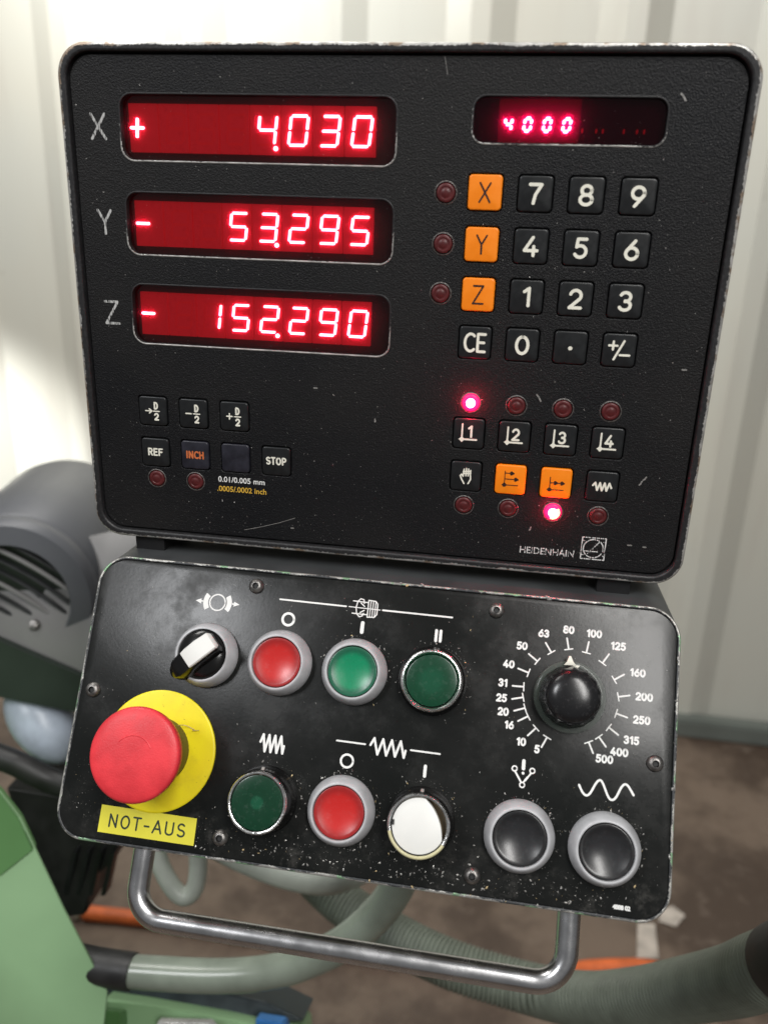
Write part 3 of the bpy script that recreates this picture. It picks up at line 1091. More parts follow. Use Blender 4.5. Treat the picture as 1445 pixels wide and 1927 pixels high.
def legend_bm(s):
    bm = bmesh.new()
    mt = 'cream'
    if s in ('X', 'Y', 'Z'):
        glyphs(bm, s, 0, 0, 7.2, 0.72, z=0)
        mt = 'darkprint'
    elif s in '0123456789':
        glyphs(bm, s, 0, 0, 7.0, 1.3, sx=1.14, z=0)
    elif s == 'CE':
        glyphs(bm, s, 0, 0, 7.3, 1.15, gap=0.16, sx=1.0, z=0)
    elif s == '.':
        capsule_stroke(bm, [(-.1, -.2), (.1, -.2)], 1.6, 0)
    elif s == '+/-':
        capsule_stroke(bm, [(-2.6, 3.6), (-2.6, 0.2)], 0.9, 0)
        capsule_stroke(bm, [(-4.3, 1.9), (-0.9, 1.9)], 0.9, 0)
        capsule_stroke(bm, [(-1.9, -3.8), (1.7, 3.9)], 0.9, 0)
        capsule_stroke(bm, [(0.4, -1.9), (4.3, -1.9)], 0.9, 0)
    elif s.startswith('axis'):
        capsule_stroke(bm, [(-2.9, 4.2), (-2.9, -2.6)], 0.75, 0)
        capsule_stroke(bm, [(-2.9, -2.6), (3.6, -2.6)], 0.75, 0)
        d = 1.35
        capsule_stroke(bm, [(-2.9 - d, -2.6), (-2.9 - d + 0.1, -2.6)], 0.3, 0)
        vs = [bm.verts.new((-2.9 + a * d, -2.6 + b * d, 0.17)) for a, b in ((1, 0), (0, 1), (-1, 0), (0, -1))]
        v2 = [bm.verts.new((-2.9 + a * d, -2.6 + b * d, 0.0)) for a, b in ((1, 0), (0, 1), (-1, 0), (0, -1))]
        bm.faces.new(vs)
        for i in range(4):
            bm.faces.new((vs[i], v2[i], v2[(i + 1) % 4], vs[(i + 1) % 4]))
        glyphs(bm, s[-1], 0.6, 1.0, 4.7, 0.95, z=0)
    elif s == 'hand':
        for pts in ([(-.6, -3.4), (-1.7, -1.6), (-2.5, 0.2), (-1.9, 0.9), (-1.2, 0.0)], [(-1.2, 0.0), (-1.0, 2.2), (-.9, 3.3)], [(.0, 0.3), (.1, 3.7)], [(1.0, 0.3), (1.1, 3.5)],
                    [(2.0, 0.2), (2.05, 2.9)], [(-1.2, 1.4), (2.1, 1.4)], [(-1.2, 2.2), (2.0, 2.4)], [(2.1, 0.4), (2.2, -1.3), (1.2, -3.3)]):
            capsule_stroke(bm, pts, 0.62, 0)
    elif s == 'multi':
        mt = 'darkprint'
        capsule_stroke(bm, [(-2.6, 4.0), (-2.6, -2.4), (3.4, -2.4)], 0.34, 0)
        for yy, x1 in ((3.1, 1.4), (0.35, 3.4)):
            capsule_stroke(bm, [(-2.6, yy), (x1, yy)], 0.34, 0)
            for dy in (0.75, -0.75):
                capsule_stroke(bm, [(x1, yy), (x1 - 1.2, yy + dy)], 0.45, 0)
                capsule_stroke(bm, [(x1 - 1.6, yy + dy * .7), (x1 - .4, yy)], 0.4, 0)
        for a in (-.5, 0, .5):
            capsule_stroke(bm, [(-3.4 + abs(a), -2.4 + a), (-1.8 - abs(a), -2.4 + a)], 0.7, 0)
    elif s == 'single':
        mt = 'darkprint'
        capsule_stroke(bm, [(-2.6, 2.8), (-2.6, -3.0), (3.4, -3.0)], 0.34, 0)
        capsule_stroke(bm, [(-2.6, 0.2), (3.6, 0.2)], 0.34, 0)
        for x1 in (0.8, 3.7):
            for dy in (0.75, -0.75):
                capsule_stroke(bm, [(x1, .2), (x1 - 1.2, .2 + dy)], 0.45, 0)
                capsule_stroke(bm, [(x1 - 1.6, .2 + dy * .7), (x1 - .4, .2)], 0.4, 0)
        for a in (-.5, 0, .5):
            capsule_stroke(bm, [(-3.4 + abs(a), -3.0 + a), (-1.8 - abs(a), -3.0 + a)], 0.7, 0)
    elif s == 'coil':
        pts = []
        for i in range(9):
            pts.append((-4.0 + i * 1.0, (0.4, 1.7, -1.7)[0 if i in (0,) else (1 if i % 2 else 2)] if i < 8 else -0.3))
        for a, b in zip(pts, pts[1:]):
            capsule_stroke(bm, [a, b], 0.85, 0)
    elif s in ('toD', '-D', '+D'):
        glyphs(bm, 'D', 1.6, 2.6, 2.9, 0.74, z=0)
        glyphs(bm, '2', 1.7, -2.6, 2.9, 0.74, z=0)
        capsule_stroke(bm, [(0.2, 0), (3.2, 0)], 0.5, 0)
        if s == 'toD':
            capsule_stroke(bm, [(-3.6, 0), (-0.6, 0)], 0.5, 0)
            capsule_stroke(bm, [(-1.7, 1.0), (-0.5, 0), (-1.7, -1.0)], 0.6, 0)
        else:
            capsule_stroke(bm, [(-3.5, 0), (-0.9, 0)], 0.6, 0)
            if s == '+D':
                capsule_stroke(bm, [(-2.2, 1.3), (-2.2, -1.3)], 0.6, 0)
    elif s in ('REF', 'INCH', 'STOP'):
        glyphs(bm, s, 0, 0.2, 3.1, 0.72, gap=0.2, sx=1.05 if s != 'REF' else 1.15, z=0)
        if s == 'INCH':
            mt = 'orangeprint'
    return bm, mt


key_me = {}
for (x, y, kind, s) in KEYS:
    mat = M[proto[kind]]
    if kind not in key_me:
        ko = finish(key_mesh(kind), 'key', mat, dro, U(x, y))
        key_me[kind] = ko.data
    else:
        ko = bpy.data.objects.new('key', key_me[kind])
        COL.objects.link(ko)
        place(ko, dro, U(x, y))
    if kind == 'orange':
        ko['label'] = 'bright orange key with dark symbol'
    if s == 'blank':
        ko['label'] = 'blank dark key without any symbol'
        continue
    bm, mt = legend_bm(s)
    finish(bm, 'key_symbol', M[mt], ko, T(0, 0, 0.555 if kind != 'orange' else 0.905), False)

# ---- LEDs
led_off = None
ring_me = None
for (x, y, on) in LEDS:
    bm = bmesh.new()
    lathe(bm, [(4.15, 0.0), (4.3, 0.22), (4.62, 0.12), (4.75, -0.05)], 28)
    if ring_me is None:
        ro = finish(bm, 'led_collar', M['led_ring'], dro, U(x, y))
        ring_me = ro.data
    else:
        bm.free()
        ro = place(bpy.data.objects.new('led_collar', ring_me), dro, U(x, y))
        COL.objects.link(ro)
    if not on:
        if led_off is None:
            bm = bmesh.new()
            lathe(bm, [(3.85, -3.5), (3.85, -0.1), (3.6, 0.35), (3.1, 0.55), (2.5, 0.50), (2.3, 0.3), (1.9, 0.3), (1.5, 0.55), (0.8, 0.72), (0, 0.78)], 28)
            lo_ = finish(bm, 'led', M['led_off'], dro, U(x, y))
            led_off = lo_.data
        else:
            lo_ = bpy.data.objects.new('led', led_off)
            COL.objects.link(lo_)
            place(lo_, dro, U(x, y))
    else:
        bm = bmesh.new()
        lathe(bm, [(3.85, -3.5), (3.85, -0.1), (3.6, 0.35), (3.1, 0.55), (2.6, 0.5), (2.45, 0.3)], 28)
        lathe(bm, [(2.45, 0.3), (2.0, 0.8)], 28)
        lathe(bm, [(2.0, 0.8), (1.9, 1.8), (1.4, 2.3), (0.8, 2.5), (0, 2.55)], 28, mat=1)
        lo_ = finish(bm, 'led', None, dro, U(x, y), mats=[M['led_glow'], M['led_on']])
        lo_['label'] = 'lit glowing red indicator lamp'
        if on == 2:
            bm = bmesh.new()
            tube(bm, [(2.75 * math.cos(R(a)), 2.75 * math.sin(R(a)), 0.75) for a in range(-110, 50, 10)], 0.28, 8)
            finish(bm, 'led_edge', M['led_on_yellow'], lo_, Matrix())

# ---- displays
SEGS = {'0': 'abcdef', '1': 'bc', '2': 'abged', '3': 'abgcd', '4': 'fgbc', '5': 'afgcd', '9': 'abcdfg', '8': 'abcdefg'}


def seg_meshes(w, h, t, shear, th):
    """seven bar meshes of a slanted digit centred at 0"""
    out = {}
    def bar(p, q):
        bm = bmesh.new()
        p, q = Vector(p), Vector(q)
        d = (q - p).normalized() * (t * 0.52 + 0.10)
        p2, q2 = p + d, q - d
        s = Vector((-d.y, d.x)).normalized() * t / 2
        e = d.normalized() * t * 0.35
        lp = [p2 + s * .5 - e * .9, p2 + s, q2 + s, q2 + s * .5 + e * .9, q2 - s * .5 + e * .9, q2 - s, p2 - s, p2 - s * .5 - e * .9]
        lp = [(v.x + v.y * shear, v.y) for v in lp]
        prism(bm, lp, 0, th, 0.0)
        return bm
    W, H = w / 2 - t / 2, h / 2 - t / 2
    out['a'] = bar((-W, H), (W, H))
    out['g'] = bar((-W, 0), (W, 0))
    out['d'] = bar((-W, -H), (W, -H))
    out['f'] = bar((-W, 0), (-W, H))
    out['b'] = bar((W, 0), (W, H))
    out['e'] = bar((-W, -H), (-W, 0))
    out['c'] = bar((W, -H), (W, 0))
    return out


seg_data = {}
for kk, bm in seg_meshes(8.4, 12.2, 1.12, 0.12, 0.45).items():
    o = finish(bm, 'segment', M['seg'], None, None, False)
    seg_data[kk] = o.data
    bpy.data.objects.remove(o)
dot_bm = bmesh.new()
lathe(dot_bm, [(0.95, 0), (0.95, 0.5), (0, 0.55)], 14)
o = finish(dot_bm, 'dot', M['seg'], None, None)
dot_data = o.data
bpy.data.objects.remove(o)


def faint_digit(parent, mat=M['seg_faint'], k=1.0):
    bm = bmesh.new()
    for kk, b in seg_meshes(8.3 * k, 12.2 * k, 1.0 * k, 0.10, 0.12).items():
        me_ = bpy.data.meshes.new('t')
        b.to_mesh(me_)
        b.free()
        bm.from_mesh(me_)
        bpy.data.meshes.remove(me_)
    return finish(bm, 'unlit_segments', mat, parent, T(0.8, 0, 0.02), False)


READ = [(31.5, '+', ['', '', '', '4.', '0', '3', '0'], 'top display window showing + 4.030'),
        (69.9, '-', ['', '', '5', '3.', '2', '9', '5'], 'middle display window showing - 53.295'),
        (108.6, '-+', ['', '1', '5', '2.', '2', '9', '0'], 'bottom display window showing - 152.290')]
cell_me = None
for ri, ((wx, wy, ww, wh, wr), (yc, sign, digs, lab)) in enumerate(zip(WINS, READ)):
    bm = bmesh.new()
    prism(bm, rrect(ww + 3, wh + 3, wr, 5), -0.25, 0.25)
    pane = finish(bm, 'display_window', M['pane'], dro, U(wx, wy, -2.75))
    pane['label'] = lab
    # slightly protruding bright lower lip of the opening, rubbed bare
    me = curve_mesh([rrect(ww + 1.5, wh + 1.5, wr + .7, 6), rrect(ww + .1, wh + .1, wr, 6)], 0.0, 0.22, 0.0, 2)
    mesh_obj(me, 'window_edge', M['win_edge'] if 'win_edge' in M else M.setdefault('win_edge', worn_rim('scuffed_window_edge', (ww + 1.5) * MM, (wh + 1.5) * MM, (wr + .7) * MM, 1.2 * MM, 0.95, ybias=55.0, amp=(2.0, 1.6))), dro, U(wx, wy, 0.0), True)
    for ci in range(8):
        cxm = 27.4 + 13.37 * (ci + 0.5)
        hot = ci > 0 and digs[ci - 1] != ''
        bm = bmesh.new()
        prism(bm, rrect(12.85, 18.9, 0.25, 2), -2.0, 0.0)
        cell = finish(bm, 'digit_module', M['cell_hot'] if hot else M['cell'], dro, U(cxm, yc, -4.35), False)
        if ci == 0:
            # sign
            m0 = T(31.2 - cxm, 0, 0.0)
            def signbar(p, q, mat=M['seg'], w_=1.25, th_=0.5):
                b = bmesh.new()
                capsule_stroke(b, [p, q], w_, 0, th_)
                return finish(b, 'segment', mat, cell, m0, False)
            signbar((-2.6, 0), (2.6, 0))
            if sign == '+':
                signbar((0.25, 3.3), (-0.25, -3.3))
            else:
                signbar((0.25, 3.0), (-0.25, -3.0), M['seg_faint'], 0.9, 0.2)
            continue
        faint_digit(cell)
        if not hot:
            continue
        d = digs[ci - 1]
        for sgm in SEGS[d[0]]:
            so = bpy.data.objects.new('segment', seg_data[sgm])
            COL.objects.link(so)
            place(so, cell, T(0.8, 0, 0.03))
        if d.endswith('.'):
            so = bpy.data.objects.new('decimal_point', dot_data)
            COL.objects.link(so)
            place(so, cell, T(4.4, 7.0, 0.03))

# small entry display
(wx, wy, ww, wh, wr) = SW
bm = bmesh.new()
prism(bm, rrect(ww + 3, wh + 3, wr, 5), -0.25, 0.25)
pane = finish(bm, 'display_window', M['pane_dark'], dro, U(wx, wy, -2.2))
pane['label'] = 'small dark display window showing 4000'
me = curve_mesh([rrect(ww + 1.5, wh + 1.5, wr + .7, 6), rrect(ww + .1, wh + .1, wr, 6)], 0.0, 0.2, 0.0, 2)
mesh_obj(me, 'window_edge', worn_rim('scuffed_small_window_edge', (ww + 1.5) * MM, (wh + 1.5) * MM, (wr + .7) * MM, 1.2 * MM, 1.0, ybias=60.0, amp=(2.0, 2.2)), dro, U(wx, wy, 0.0), True)
bm = bmesh.new()
prism(bm, rrect(31.5, 15.6, 0.4, 2), -1.5, 0.0)
sm_cell = finish(bm, 'digit_module', cell_mat('magenta_glowing_module', 0.05, (0.22, 0.004, 0.05)), dro, U(199.3, 26.5, -4.0), False)
bm = bmesh.new()
prism(bm, rrect(38, 15.6, 0.4, 2), -1.5, 0.0)
sm2 = finish(bm, 'digit_module', M['cell_dim'], dro, U(234.4, 26.5, -4.02), False)
sd = {}
for kk, bm in seg_meshes(3.7, 5.7, 1.15, 0.10, 0.6).items():
    o = finish(bm, 'segment', M['seg_small'], None, None, False)
    sd[kk] = o.data
    bpy.data.objects.remove(o)
for (dx, ch) in ((187.4, '4'), (195.0, '0'), (202.6, '0'), (210.2, '0')):
    for sgm in SEGS[ch]:
        so = bpy.data.objects.new('segment', sd[sgm])
        COL.objects.link(so)
        place(so, sm_cell, T(dx - 199.3, 27.9 - 26.5, 0.03))
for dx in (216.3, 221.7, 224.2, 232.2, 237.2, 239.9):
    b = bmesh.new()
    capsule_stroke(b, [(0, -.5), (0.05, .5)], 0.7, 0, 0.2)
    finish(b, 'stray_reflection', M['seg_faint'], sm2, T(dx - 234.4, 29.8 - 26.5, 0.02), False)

# ---- printed lettering on the face
for s, (x, y) in (('X', (15.6, 31.6)), ('Y', (15.5, 69.8)), ('Z', (15.6, 108.6))):
    bm = bmesh.new()
    glyphs(bm, s, 0, 0, 9.6, 1.1, sx=1.12, th=0.06)
    finish(bm, 'axis_letter', M['wornprint'], dro, U(x, y, 0.03), False)
me = text_mesh('HEIDENHAIN', 4.6, 0.03, 0.02, 0.93, 0, 0.98)
mesh_obj(me, 'maker_lettering', M['wornprint2'], dro, U(219.5, 206.2, 0.04))
bm = bmesh.new()
s_ = 5.2
for a, b in (((-s_, s_), (s_, s_)), ((s_, s_), (s_, -s_)), ((s_, -s_), (-s_, -s_)), ((-s_, -s_), (-s_, s_))):
    capsule_stroke(bm, [a, b], 0.5, 0, 0.05)
capsule_stroke(bm, arc(0, 0, 4.4, 4.4, 0, 360, 40), 0.5, 0, 0.05)
capsule_stroke(bm, [(-4.2, -1.4), (2.0, -1.4)], 0.45, 0, 0.05)
capsule_stroke(bm, [(-2.2, -2.6), (2.6, 3.6)], 0.5, 0, 0.05)
for a in (-3.3, 3.5):
    capsule_stroke(bm, [(-s_, a), (-4.0, a)], 0.4, 0, 0.05)
    capsule_stroke(bm, [(s_, a), (4.2, a)], 0.4, 0, 0.05)
finish(bm, 'maker_emblem', M['wornprint2'], dro, U(239.9, 202.6, 0.03), False)
me = text_mesh('0.01/0.005 mm', 3.75, 0.05, 0.02, 1.0, 0.0, 1.02)
mesh_obj(me, 'resolution_lettering', M['white'], dro, U(74.8, 183.9, 0.04))
me = text_mesh('.0005/.0002 inch', 3.75, 0.05, 0.02, 0.98, 0.0, 1.0)
mesh_obj(me, 'resolution_lettering', M['yellowprint'], dro, U(74.8, 188.6, 0.04))
# scratches and bare paint chips on the face
bm = bmesh.new()
capsule_stroke(bm, [(75.6, -208.6), (84, -206.3), (93, -203.4), (100.8, -200.3)], 0.22, 0, 0.02)
capsule_stroke(bm, [(161.3, -5.0), (162.0, -8.0), (162.6, -11)], 0.16, 0, 0.02)
finish(bm, 'scratch', M['chip'], dro, DI @ T(0, 0, 0.03), False)
for (x, y, l_, a) in ((252.2, 18.0, 3.0, -50), (209.3, 135.5, 3.4, -55), (211.0, 195.6, 1.5, 70), (258.0, 168.0, 1.8, 50), (256.5, 170.2, 2.0, 60), (255.5, 199.5, 1.6, 0),
                      (262.0, 199.8, 1.2, 0), (267.5, 120.0, 1.6, 0), (110.5, 137.3, 1.4, 0), (138.0, 150.3, 1.2, 90), (99.5, 205.5, 1.1, 0)):
    bm = bmesh.new()
    dx, dy = math.cos(R(a)) * l_ / 2, math.sin(R(a)) * l_ / 2
    capsule_stroke(bm, [(-dx, -dy), (-dx * .2 + .15, -dy * .3), (dx * .4, dy * .3 + .1), (dx, dy)], 0.62, 0, 0.05)
    finish(bm, 'paint_chip', M['chip'], dro, U(x, y, 0.03), False)
# rubber feet
for fx in (25.8, 251.2):
    bm = bmesh.new()
    loft(bm, [[(px, -UH - 7.65, -pz) for px, pz in rrect(15.2, 32, 0.8, 2, fx, 17.5)], [(px, -UH + 0.6, -pz) for px, pz in rrect(15.2, 32, 0.8, 2, fx, 17.5)]])
    finish(bm, 'foot', M['dark'], dro, DI, True)

# ================================================================== BUTTON BOX
ca, sa = math.cos(R(31.117)), math.sin(R(31.117))
# lower panel frame: X right, Y up along the sloping face, Z outwards
ML = Matrix(((1, 0, 0, 0.00928), (0, sa, -ca, -0.01304), (0, ca, sa, 1.420 - 0.22440), (0, 0, 0, 1)))
ML[1][1], ML[2][1] = sa, ca
box_base = Matrix.Translation((0.1437, 0.03, 1.07))
box = empty('control_box', box_base)
tag(box, 'black sloping control box with push buttons, dial, emergency stop and steel handle', 'control box')
BI = box_base.inverted() @ ML


def Lm(x, y, h=0.0, rz=0.0):
    return BI @ T(x, y, h, rz)


# casing: lip around the plate, then a wedge body running back horizontally
W2, H2 = LW_ + 3.4, LH + 3.4
me = curve_mesh([rrect(W2, H2, 14, 10, LW_ / 2, -LH / 2), rrect(LW_ + 0.5, LH + 0.5, 12.2, 10, LW_ / 2, -LH / 2)], 7.0, 0.5, -7.9, 2)
mesh_obj(me, 'casing_lip', M['lip'], box, BI, True, 50)
bm = bmesh.new()
o1 = rrect(W2 - 0.4, H2 - 0.4, 13.6, 8, LW_ / 2, -LH / 2)
MLi = ML.inverted()
loopA = [(x, y, -2.2) for x, y in o1]
loopB = [(x, y, -14) for x, y in o1]
# rear loop: vertical rounded rectangle 150 mm further back (world), brought into the panel frame
rear = []
for x, y in rrect(W2 - 6, 96, 13.6, 8, LW_ / 2, 0):
    wpt = Vector(((x + 9.28) * MM, 0.135, 1.1958 - 0.050 + y * MM))
    p = MLi @ wpt
    rear.append((p.x * 1000, p.y * 1000, p.z * 1000))
mid = []
for (a, b) in zip(loopB, rear):
    mid.append(tuple(Vector(a).lerp(Vector(b), 0.25)))
# make the front loop follow the horizontal top: shift loopB straight back for the upper half
loft(bm, [loopA, [(x, y + 1.1, -3.6) for x, y in o1], rear])
finish(bm, 'casing', M['casing'], box, BI, True, ang=35)
bm = bmesh.new()
prism(bm, rrect(LW_, LH, 12, 10, LW_ / 2, -LH / 2), -2.0, 0.0, 0.35)
finish(bm, 'front_plate', M['panel'], box, BI, True)

# screws
first = None
for (x, y) in ((77.2, 6.6), (189.8, 6.8), (5.9, 62.6), (261.6, 65.0), (77.2, 119.4), (188.8, 120.0)):
    if first is None:
        bm = bmesh.new()
        lathe(bm, [(3.55, 0.0), (3.5, 0.5), (3.2, 1.2), (2.6, 1.8), (1.9, 2.15), (1.45, 2.2), (1.40, 2.0)], 28)
        first = finish(bm, 'screw', M['screw'], box, Lm(x, y))
        bm = bmesh.new()
        lathe(bm, [(1.42, 2.02), (1.25, 1.2), (0, 1.15)], 6)
        first_s = finish(bm, 'hex_socket', M['socket'], first, Matrix(), False)
    else:
        c = link_copy(first, box, Lm(x, y, 0, random.uniform(0, 6)))
        c2_ = link_copy(first_s, c, Matrix())

# ---- push buttons
def grey_bezel(x, y, name='push_button', label=None):
    bm = bmesh.new()
    lathe(bm, [(15.0, 0.02), (15.0, 0.9), (14.7, 2.6), (14.1, 4.6), (13.3, 6.4), (12.7, 7.4), (12.25, 7.9), (11.9, 8.0), (11.55, 7.9), (11.35, 7.5), (11.35, 4.5)], 72)
    o = finish(bm, name, M['grey'], box, Lm(x, y))
    if label:
        o['label'] = label
    return o


def cap(parent, mat, r=11.05, zedge=7.3, depth=1.6, flat=False):
    bm = bmesh.new()
    prof = [(r, 3.0), (r, zedge - 0.5), (r - 0.18, zedge - 0.1), (r - 0.55, zedge)]
    if flat:
        prof += [(r * 0.5, zedge - 0.05), (0, zedge - 0.06)]
    else:
        for i in range(1, 11):
            rr = (r - 0.7) * (1 - i / 10)
            prof.append((rr, zedge - depth * (1 - (rr / (r - 0.7)) ** 2)))
    lathe(bm, prof, 56)
    return finish(bm, 'button_cap', mat, parent, Matrix())


b = grey_bezel(93.5, 40.6, label='upper red button in a grey bezel')
cap(b, M['lens_red'])
b = grey_bezel(128.5, 40.9, label='bright green button in a grey bezel')
cap(b, M['lens_green'])
b = grey_bezel(129.8, 101.0, label='lower red button in a grey bezel')
cap(b, M['lens_red'])
b = grey_bezel(207.1, 101.4, label='left black concave button in a grey bezel')
cap(b, M['lens_black'], depth=2.2)
b = grey_bezel(242.5, 101.9, label='right black concave button in a grey bezel')
cap(b, M['lens_black'], depth=2.2)

# second speed green button: clear collar with chrome ring
bm = bmesh.new()
lathe(bm, [(15.2, 0.02), (15.2, 1.2), (14.7, 3.5), (14.0, 5.4), (13.6, 6.0)], 64)
b = finish(bm, 'push_button', M['gloss'], box, Lm(164.0, 41.0))
b['label'] = 'dark green button with a chrome ring in the upper row'
bm = bmesh.new()
lathe(bm, [(13.7, 5.2), (13.8, 6.4), (13.6, 7.4), (13.1, 8.0), (12.6, 8.1), (12.2, 7.7), (11.9, 7.0), (11.5, 6.2), (11.4, 4.0)], 64)
finish(bm, 'chrome_ring', M['chrome'], b, Matrix())
cap(b, M['lens_dgreen'], 11.35, 6.6, 0.5, True)


def collar_button(x, y, label, ringmat='chrome'):
    bm = bmesh.new()
    lathe(bm, [(14.6, 0.02), (14.7, 0.8), (14.4, 1.6), (14.3, 5.0), (14.0, 9.5), (13.3, 12.0), (12.9, 12.6)], 64)
    b = finish(bm, 'push_button', M['gloss'], box, Lm(x, y))
    b['label'] = label
    bm = bmesh.new()
    lathe(bm, [(12.9, 12.2), (13.1, 12.8), (13.1, 13.6), (12.7, 14.1), (12.2, 14.15), (11.8, 13.9), (11.6, 13.2), (11.6, 9.0)], 64)
    finish(bm, 'chrome_ring', M[ringmat], b, Matrix())
    bm = bmesh.new()
    prism(bm, rrect(1.3, 4.4, 0.2, 2), 0, 0.5)
    o = finish(bm, 'index_mark', M['chip'], b, Matrix.Translation((0, 0.0128, 0.0115)) @ Matrix.Rotation(R(-48), 4, 'X'), False)
    return b


b = collar_button(95.0, 100.6, 'dark green button standing on a tall black collar')
cap(b, M['lens_fgreen'], 11.5, 13.5, 0.1, True)
b = collar_button(165.0, 101.0, 'broken white button on a tall black collar')
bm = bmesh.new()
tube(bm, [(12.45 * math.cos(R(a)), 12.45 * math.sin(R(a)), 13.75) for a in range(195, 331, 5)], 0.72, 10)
finish(bm, 'reflection_arc', plain('cream_reflection', (0.60, 0.56, 0.33), 0.3), b, Matrix())  # cream arc added on the ring; paints a reflection as plain colour
# broken white cap with a missing sliver at the upper right and a notch at the left
outl = []
for i in range(72):
    a = R(i * 5)
    deg = i * 5
    r_ = 11.3
    dd = deg - 360 if deg > 180 else deg
    if -25 <= dd <= 80:
        tt = (dd + 25) / 105
        r_ = 11.3 - 2.5 * math.sin(PI * tt) ** 0.75
    outl.append((r_ * math.cos(a), r_ * math.sin(a)))
bm = bmesh.new()
prism(bm, outl, 9.5, 13.2, 0.3)
finish(bm, 'button_cap', M['whiteplastic'], b, Matrix(), True)
bm = bmesh.new()
lathe(bm, [(11.55, 9.6), (11.0, 9.2), (0, 9.2)], 40)
finish(bm, 'lamp_socket', plain('brown_socket', (0.10, 0.07, 0.035), 0.5), b, Matrix())
bm = bmesh.new()
prism(bm, rrect(1.1, 2.2, 0.1, 2, -10.9, 0.3), 12.0, 13.6)
finish(bm, 'cap_notch', M['socket'], b, Matrix(), False)

# ---- selector switch
b = grey_bezel(58.3, 40.8, 'selector_switch', 'two position selector switch with white pointer block')
bm = bmesh.new()
lathe(bm, [(11.3, 5), (11.3, 7.2), (11.0, 7.6), (9.5, 8.6), (6.0, 9.6), (0, 10.0)], 56)
rot = finish(bm, 'rotor', M['gloss'], b, Matrix())
ANG = R(-180 + 43)          # pointer towards lower left (local Y is up)
bm = bmesh.new()
# grip: x along the pointer, lofted cross-sections
secs = []
for (px, wd, z0, z1) in ((-10.0, 3.4, 8.0, 15.0), (-9.0, 4.6, 7.5, 17.0), (-3.0, 4.9, 7.5, 17.8), (3.5, 4.8, 7.5, 17.2), (8.0, 4.9, 7.5, 15.2), (12.0, 4.4, 6.6, 14.0), (15.0, 2.6, 6.4, 11.5), (16.2, 0.9, 6.8, 9.5)):
    sec = []
    for (u, v) in ((-1.25, 0), (-1.08, .35), (-1, .8), (-.8, 1), (.8, 1), (1, .8), (1.08, .35), (1.25, 0)):
        sec.append((px, u * wd, z0 + (z1 - z0) * v))
    secs.append(sec)
loft(bm, secs)
finish(bm, 'grip', M['gloss'], rot, Matrix.Rotation(ANG, 4, 'Z'))
bm = bmesh.new()
secs = []
for (px, wd, z1) in ((-10.3, 3.2, 17.0), (-9.4, 4.1, 18.1), (-3, 4.35, 18.9), (3.0, 4.25, 18.2), (5.4, 4.0, 17.4), (5.7, 3.8, 16.6)):
    secs.append([(px, u * wd, z1 - 2.2 + v * 2.2) for (u, v) in ((-1, 0), (-1, .75), (-.88, 1), (.88, 1), (1, .75), (1, 0))])
loft(bm, secs)
finish(bm, 'white_insert', M['whiteplastic'], rot, Matrix.Rotation(ANG, 4, 'Z'))

# ---- emergency stop
bm = bmesh.new()
lathe(bm, [(27.1, 0.15), (27.1, 0.9), (26.8, 1.25), (26.2, 1.35), (12, 1.35), (12, 0.5)], 96)
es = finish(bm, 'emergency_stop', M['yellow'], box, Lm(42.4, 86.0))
es['label'] = 'red mushroom button on a round yellow disc'
bm = bmesh.new()
lathe(bm, [(14.9, 1.36), (14.9, 16.0), (14.5, 17.0), (14.2, 20.5)], 48)
finish(bm, 'neck', plain('shaded_yellow_neck', (0.10, 0.08, 0.015), 0.5), es, Matrix())  # yellow neck darkened to olive; shade under the cap is in the colour
bm = bmesh.new()
lathe(bm, [(12.5, 20.0), (17.5, 20.1), (19.0, 20.9), (19.7, 22.5), (20.1, 25.0), (20.1, 26.5), (19.7, 27.3), (18.7, 27.9), (15.5, 28.4), (11, 28.9), (6, 29.15), (0, 29.2)], 72)
mc_ = finish(bm, 'mushroom_cap', M['mush'], es, Matrix())
bm = bmesh.new()
tube(bm, [(8.6 * math.cos(R(a)), 8.6 * math.sin(R(a)) - 0.5, 28.78) for a in range(30, 145, 6)], 0.42, 8)
bm2 = None
finish(bm, 'embossed_arrow', M['mush'], mc_, Matrix())
# swarf curl resting on the yellow disc
bm = bmesh.new()
tube(bm, spline([(51.0, -73.7, 3.2), (53.5, -73.2, 3.4), (56.0, -73.8, 2.2), (58.5, -74.9, 1.7), (57.6, -75.2, 2.2), (60.6, -74.9, 1.7)]), 0.16, 6)
sc = finish(bm, 'metal_curl', M['chip_brass'], None, ML, True)
tag(sc, 'thin curled brassy metal shaving lying on the yellow emergency stop disc', 'shaving')

# NOT-AUS sticker
bm = bmesh.new()
prism(bm, [(19.9, -112.5), (19.9, -124.3), (65.5, -124.4), (65.3, -112.8)], 0.06, 0.16)
stk = finish(bm, 'sticker', M['sticker'], box, BI, False)
stk['label'] = 'yellow sticker printed NOT-AUS'
b_ = bmesh.new()
glyphs(b_, 'NOT-AUS', 0, 0, 5.2, 0.82, gap=0.24, sx=1.28, th=0.03)
finish(b_, 'sticker_text', plain('sticker_black_green_print', (0.02, 0.035, 0.02), 0.5), stk, T(42.5, 118.7, 0.17), False)

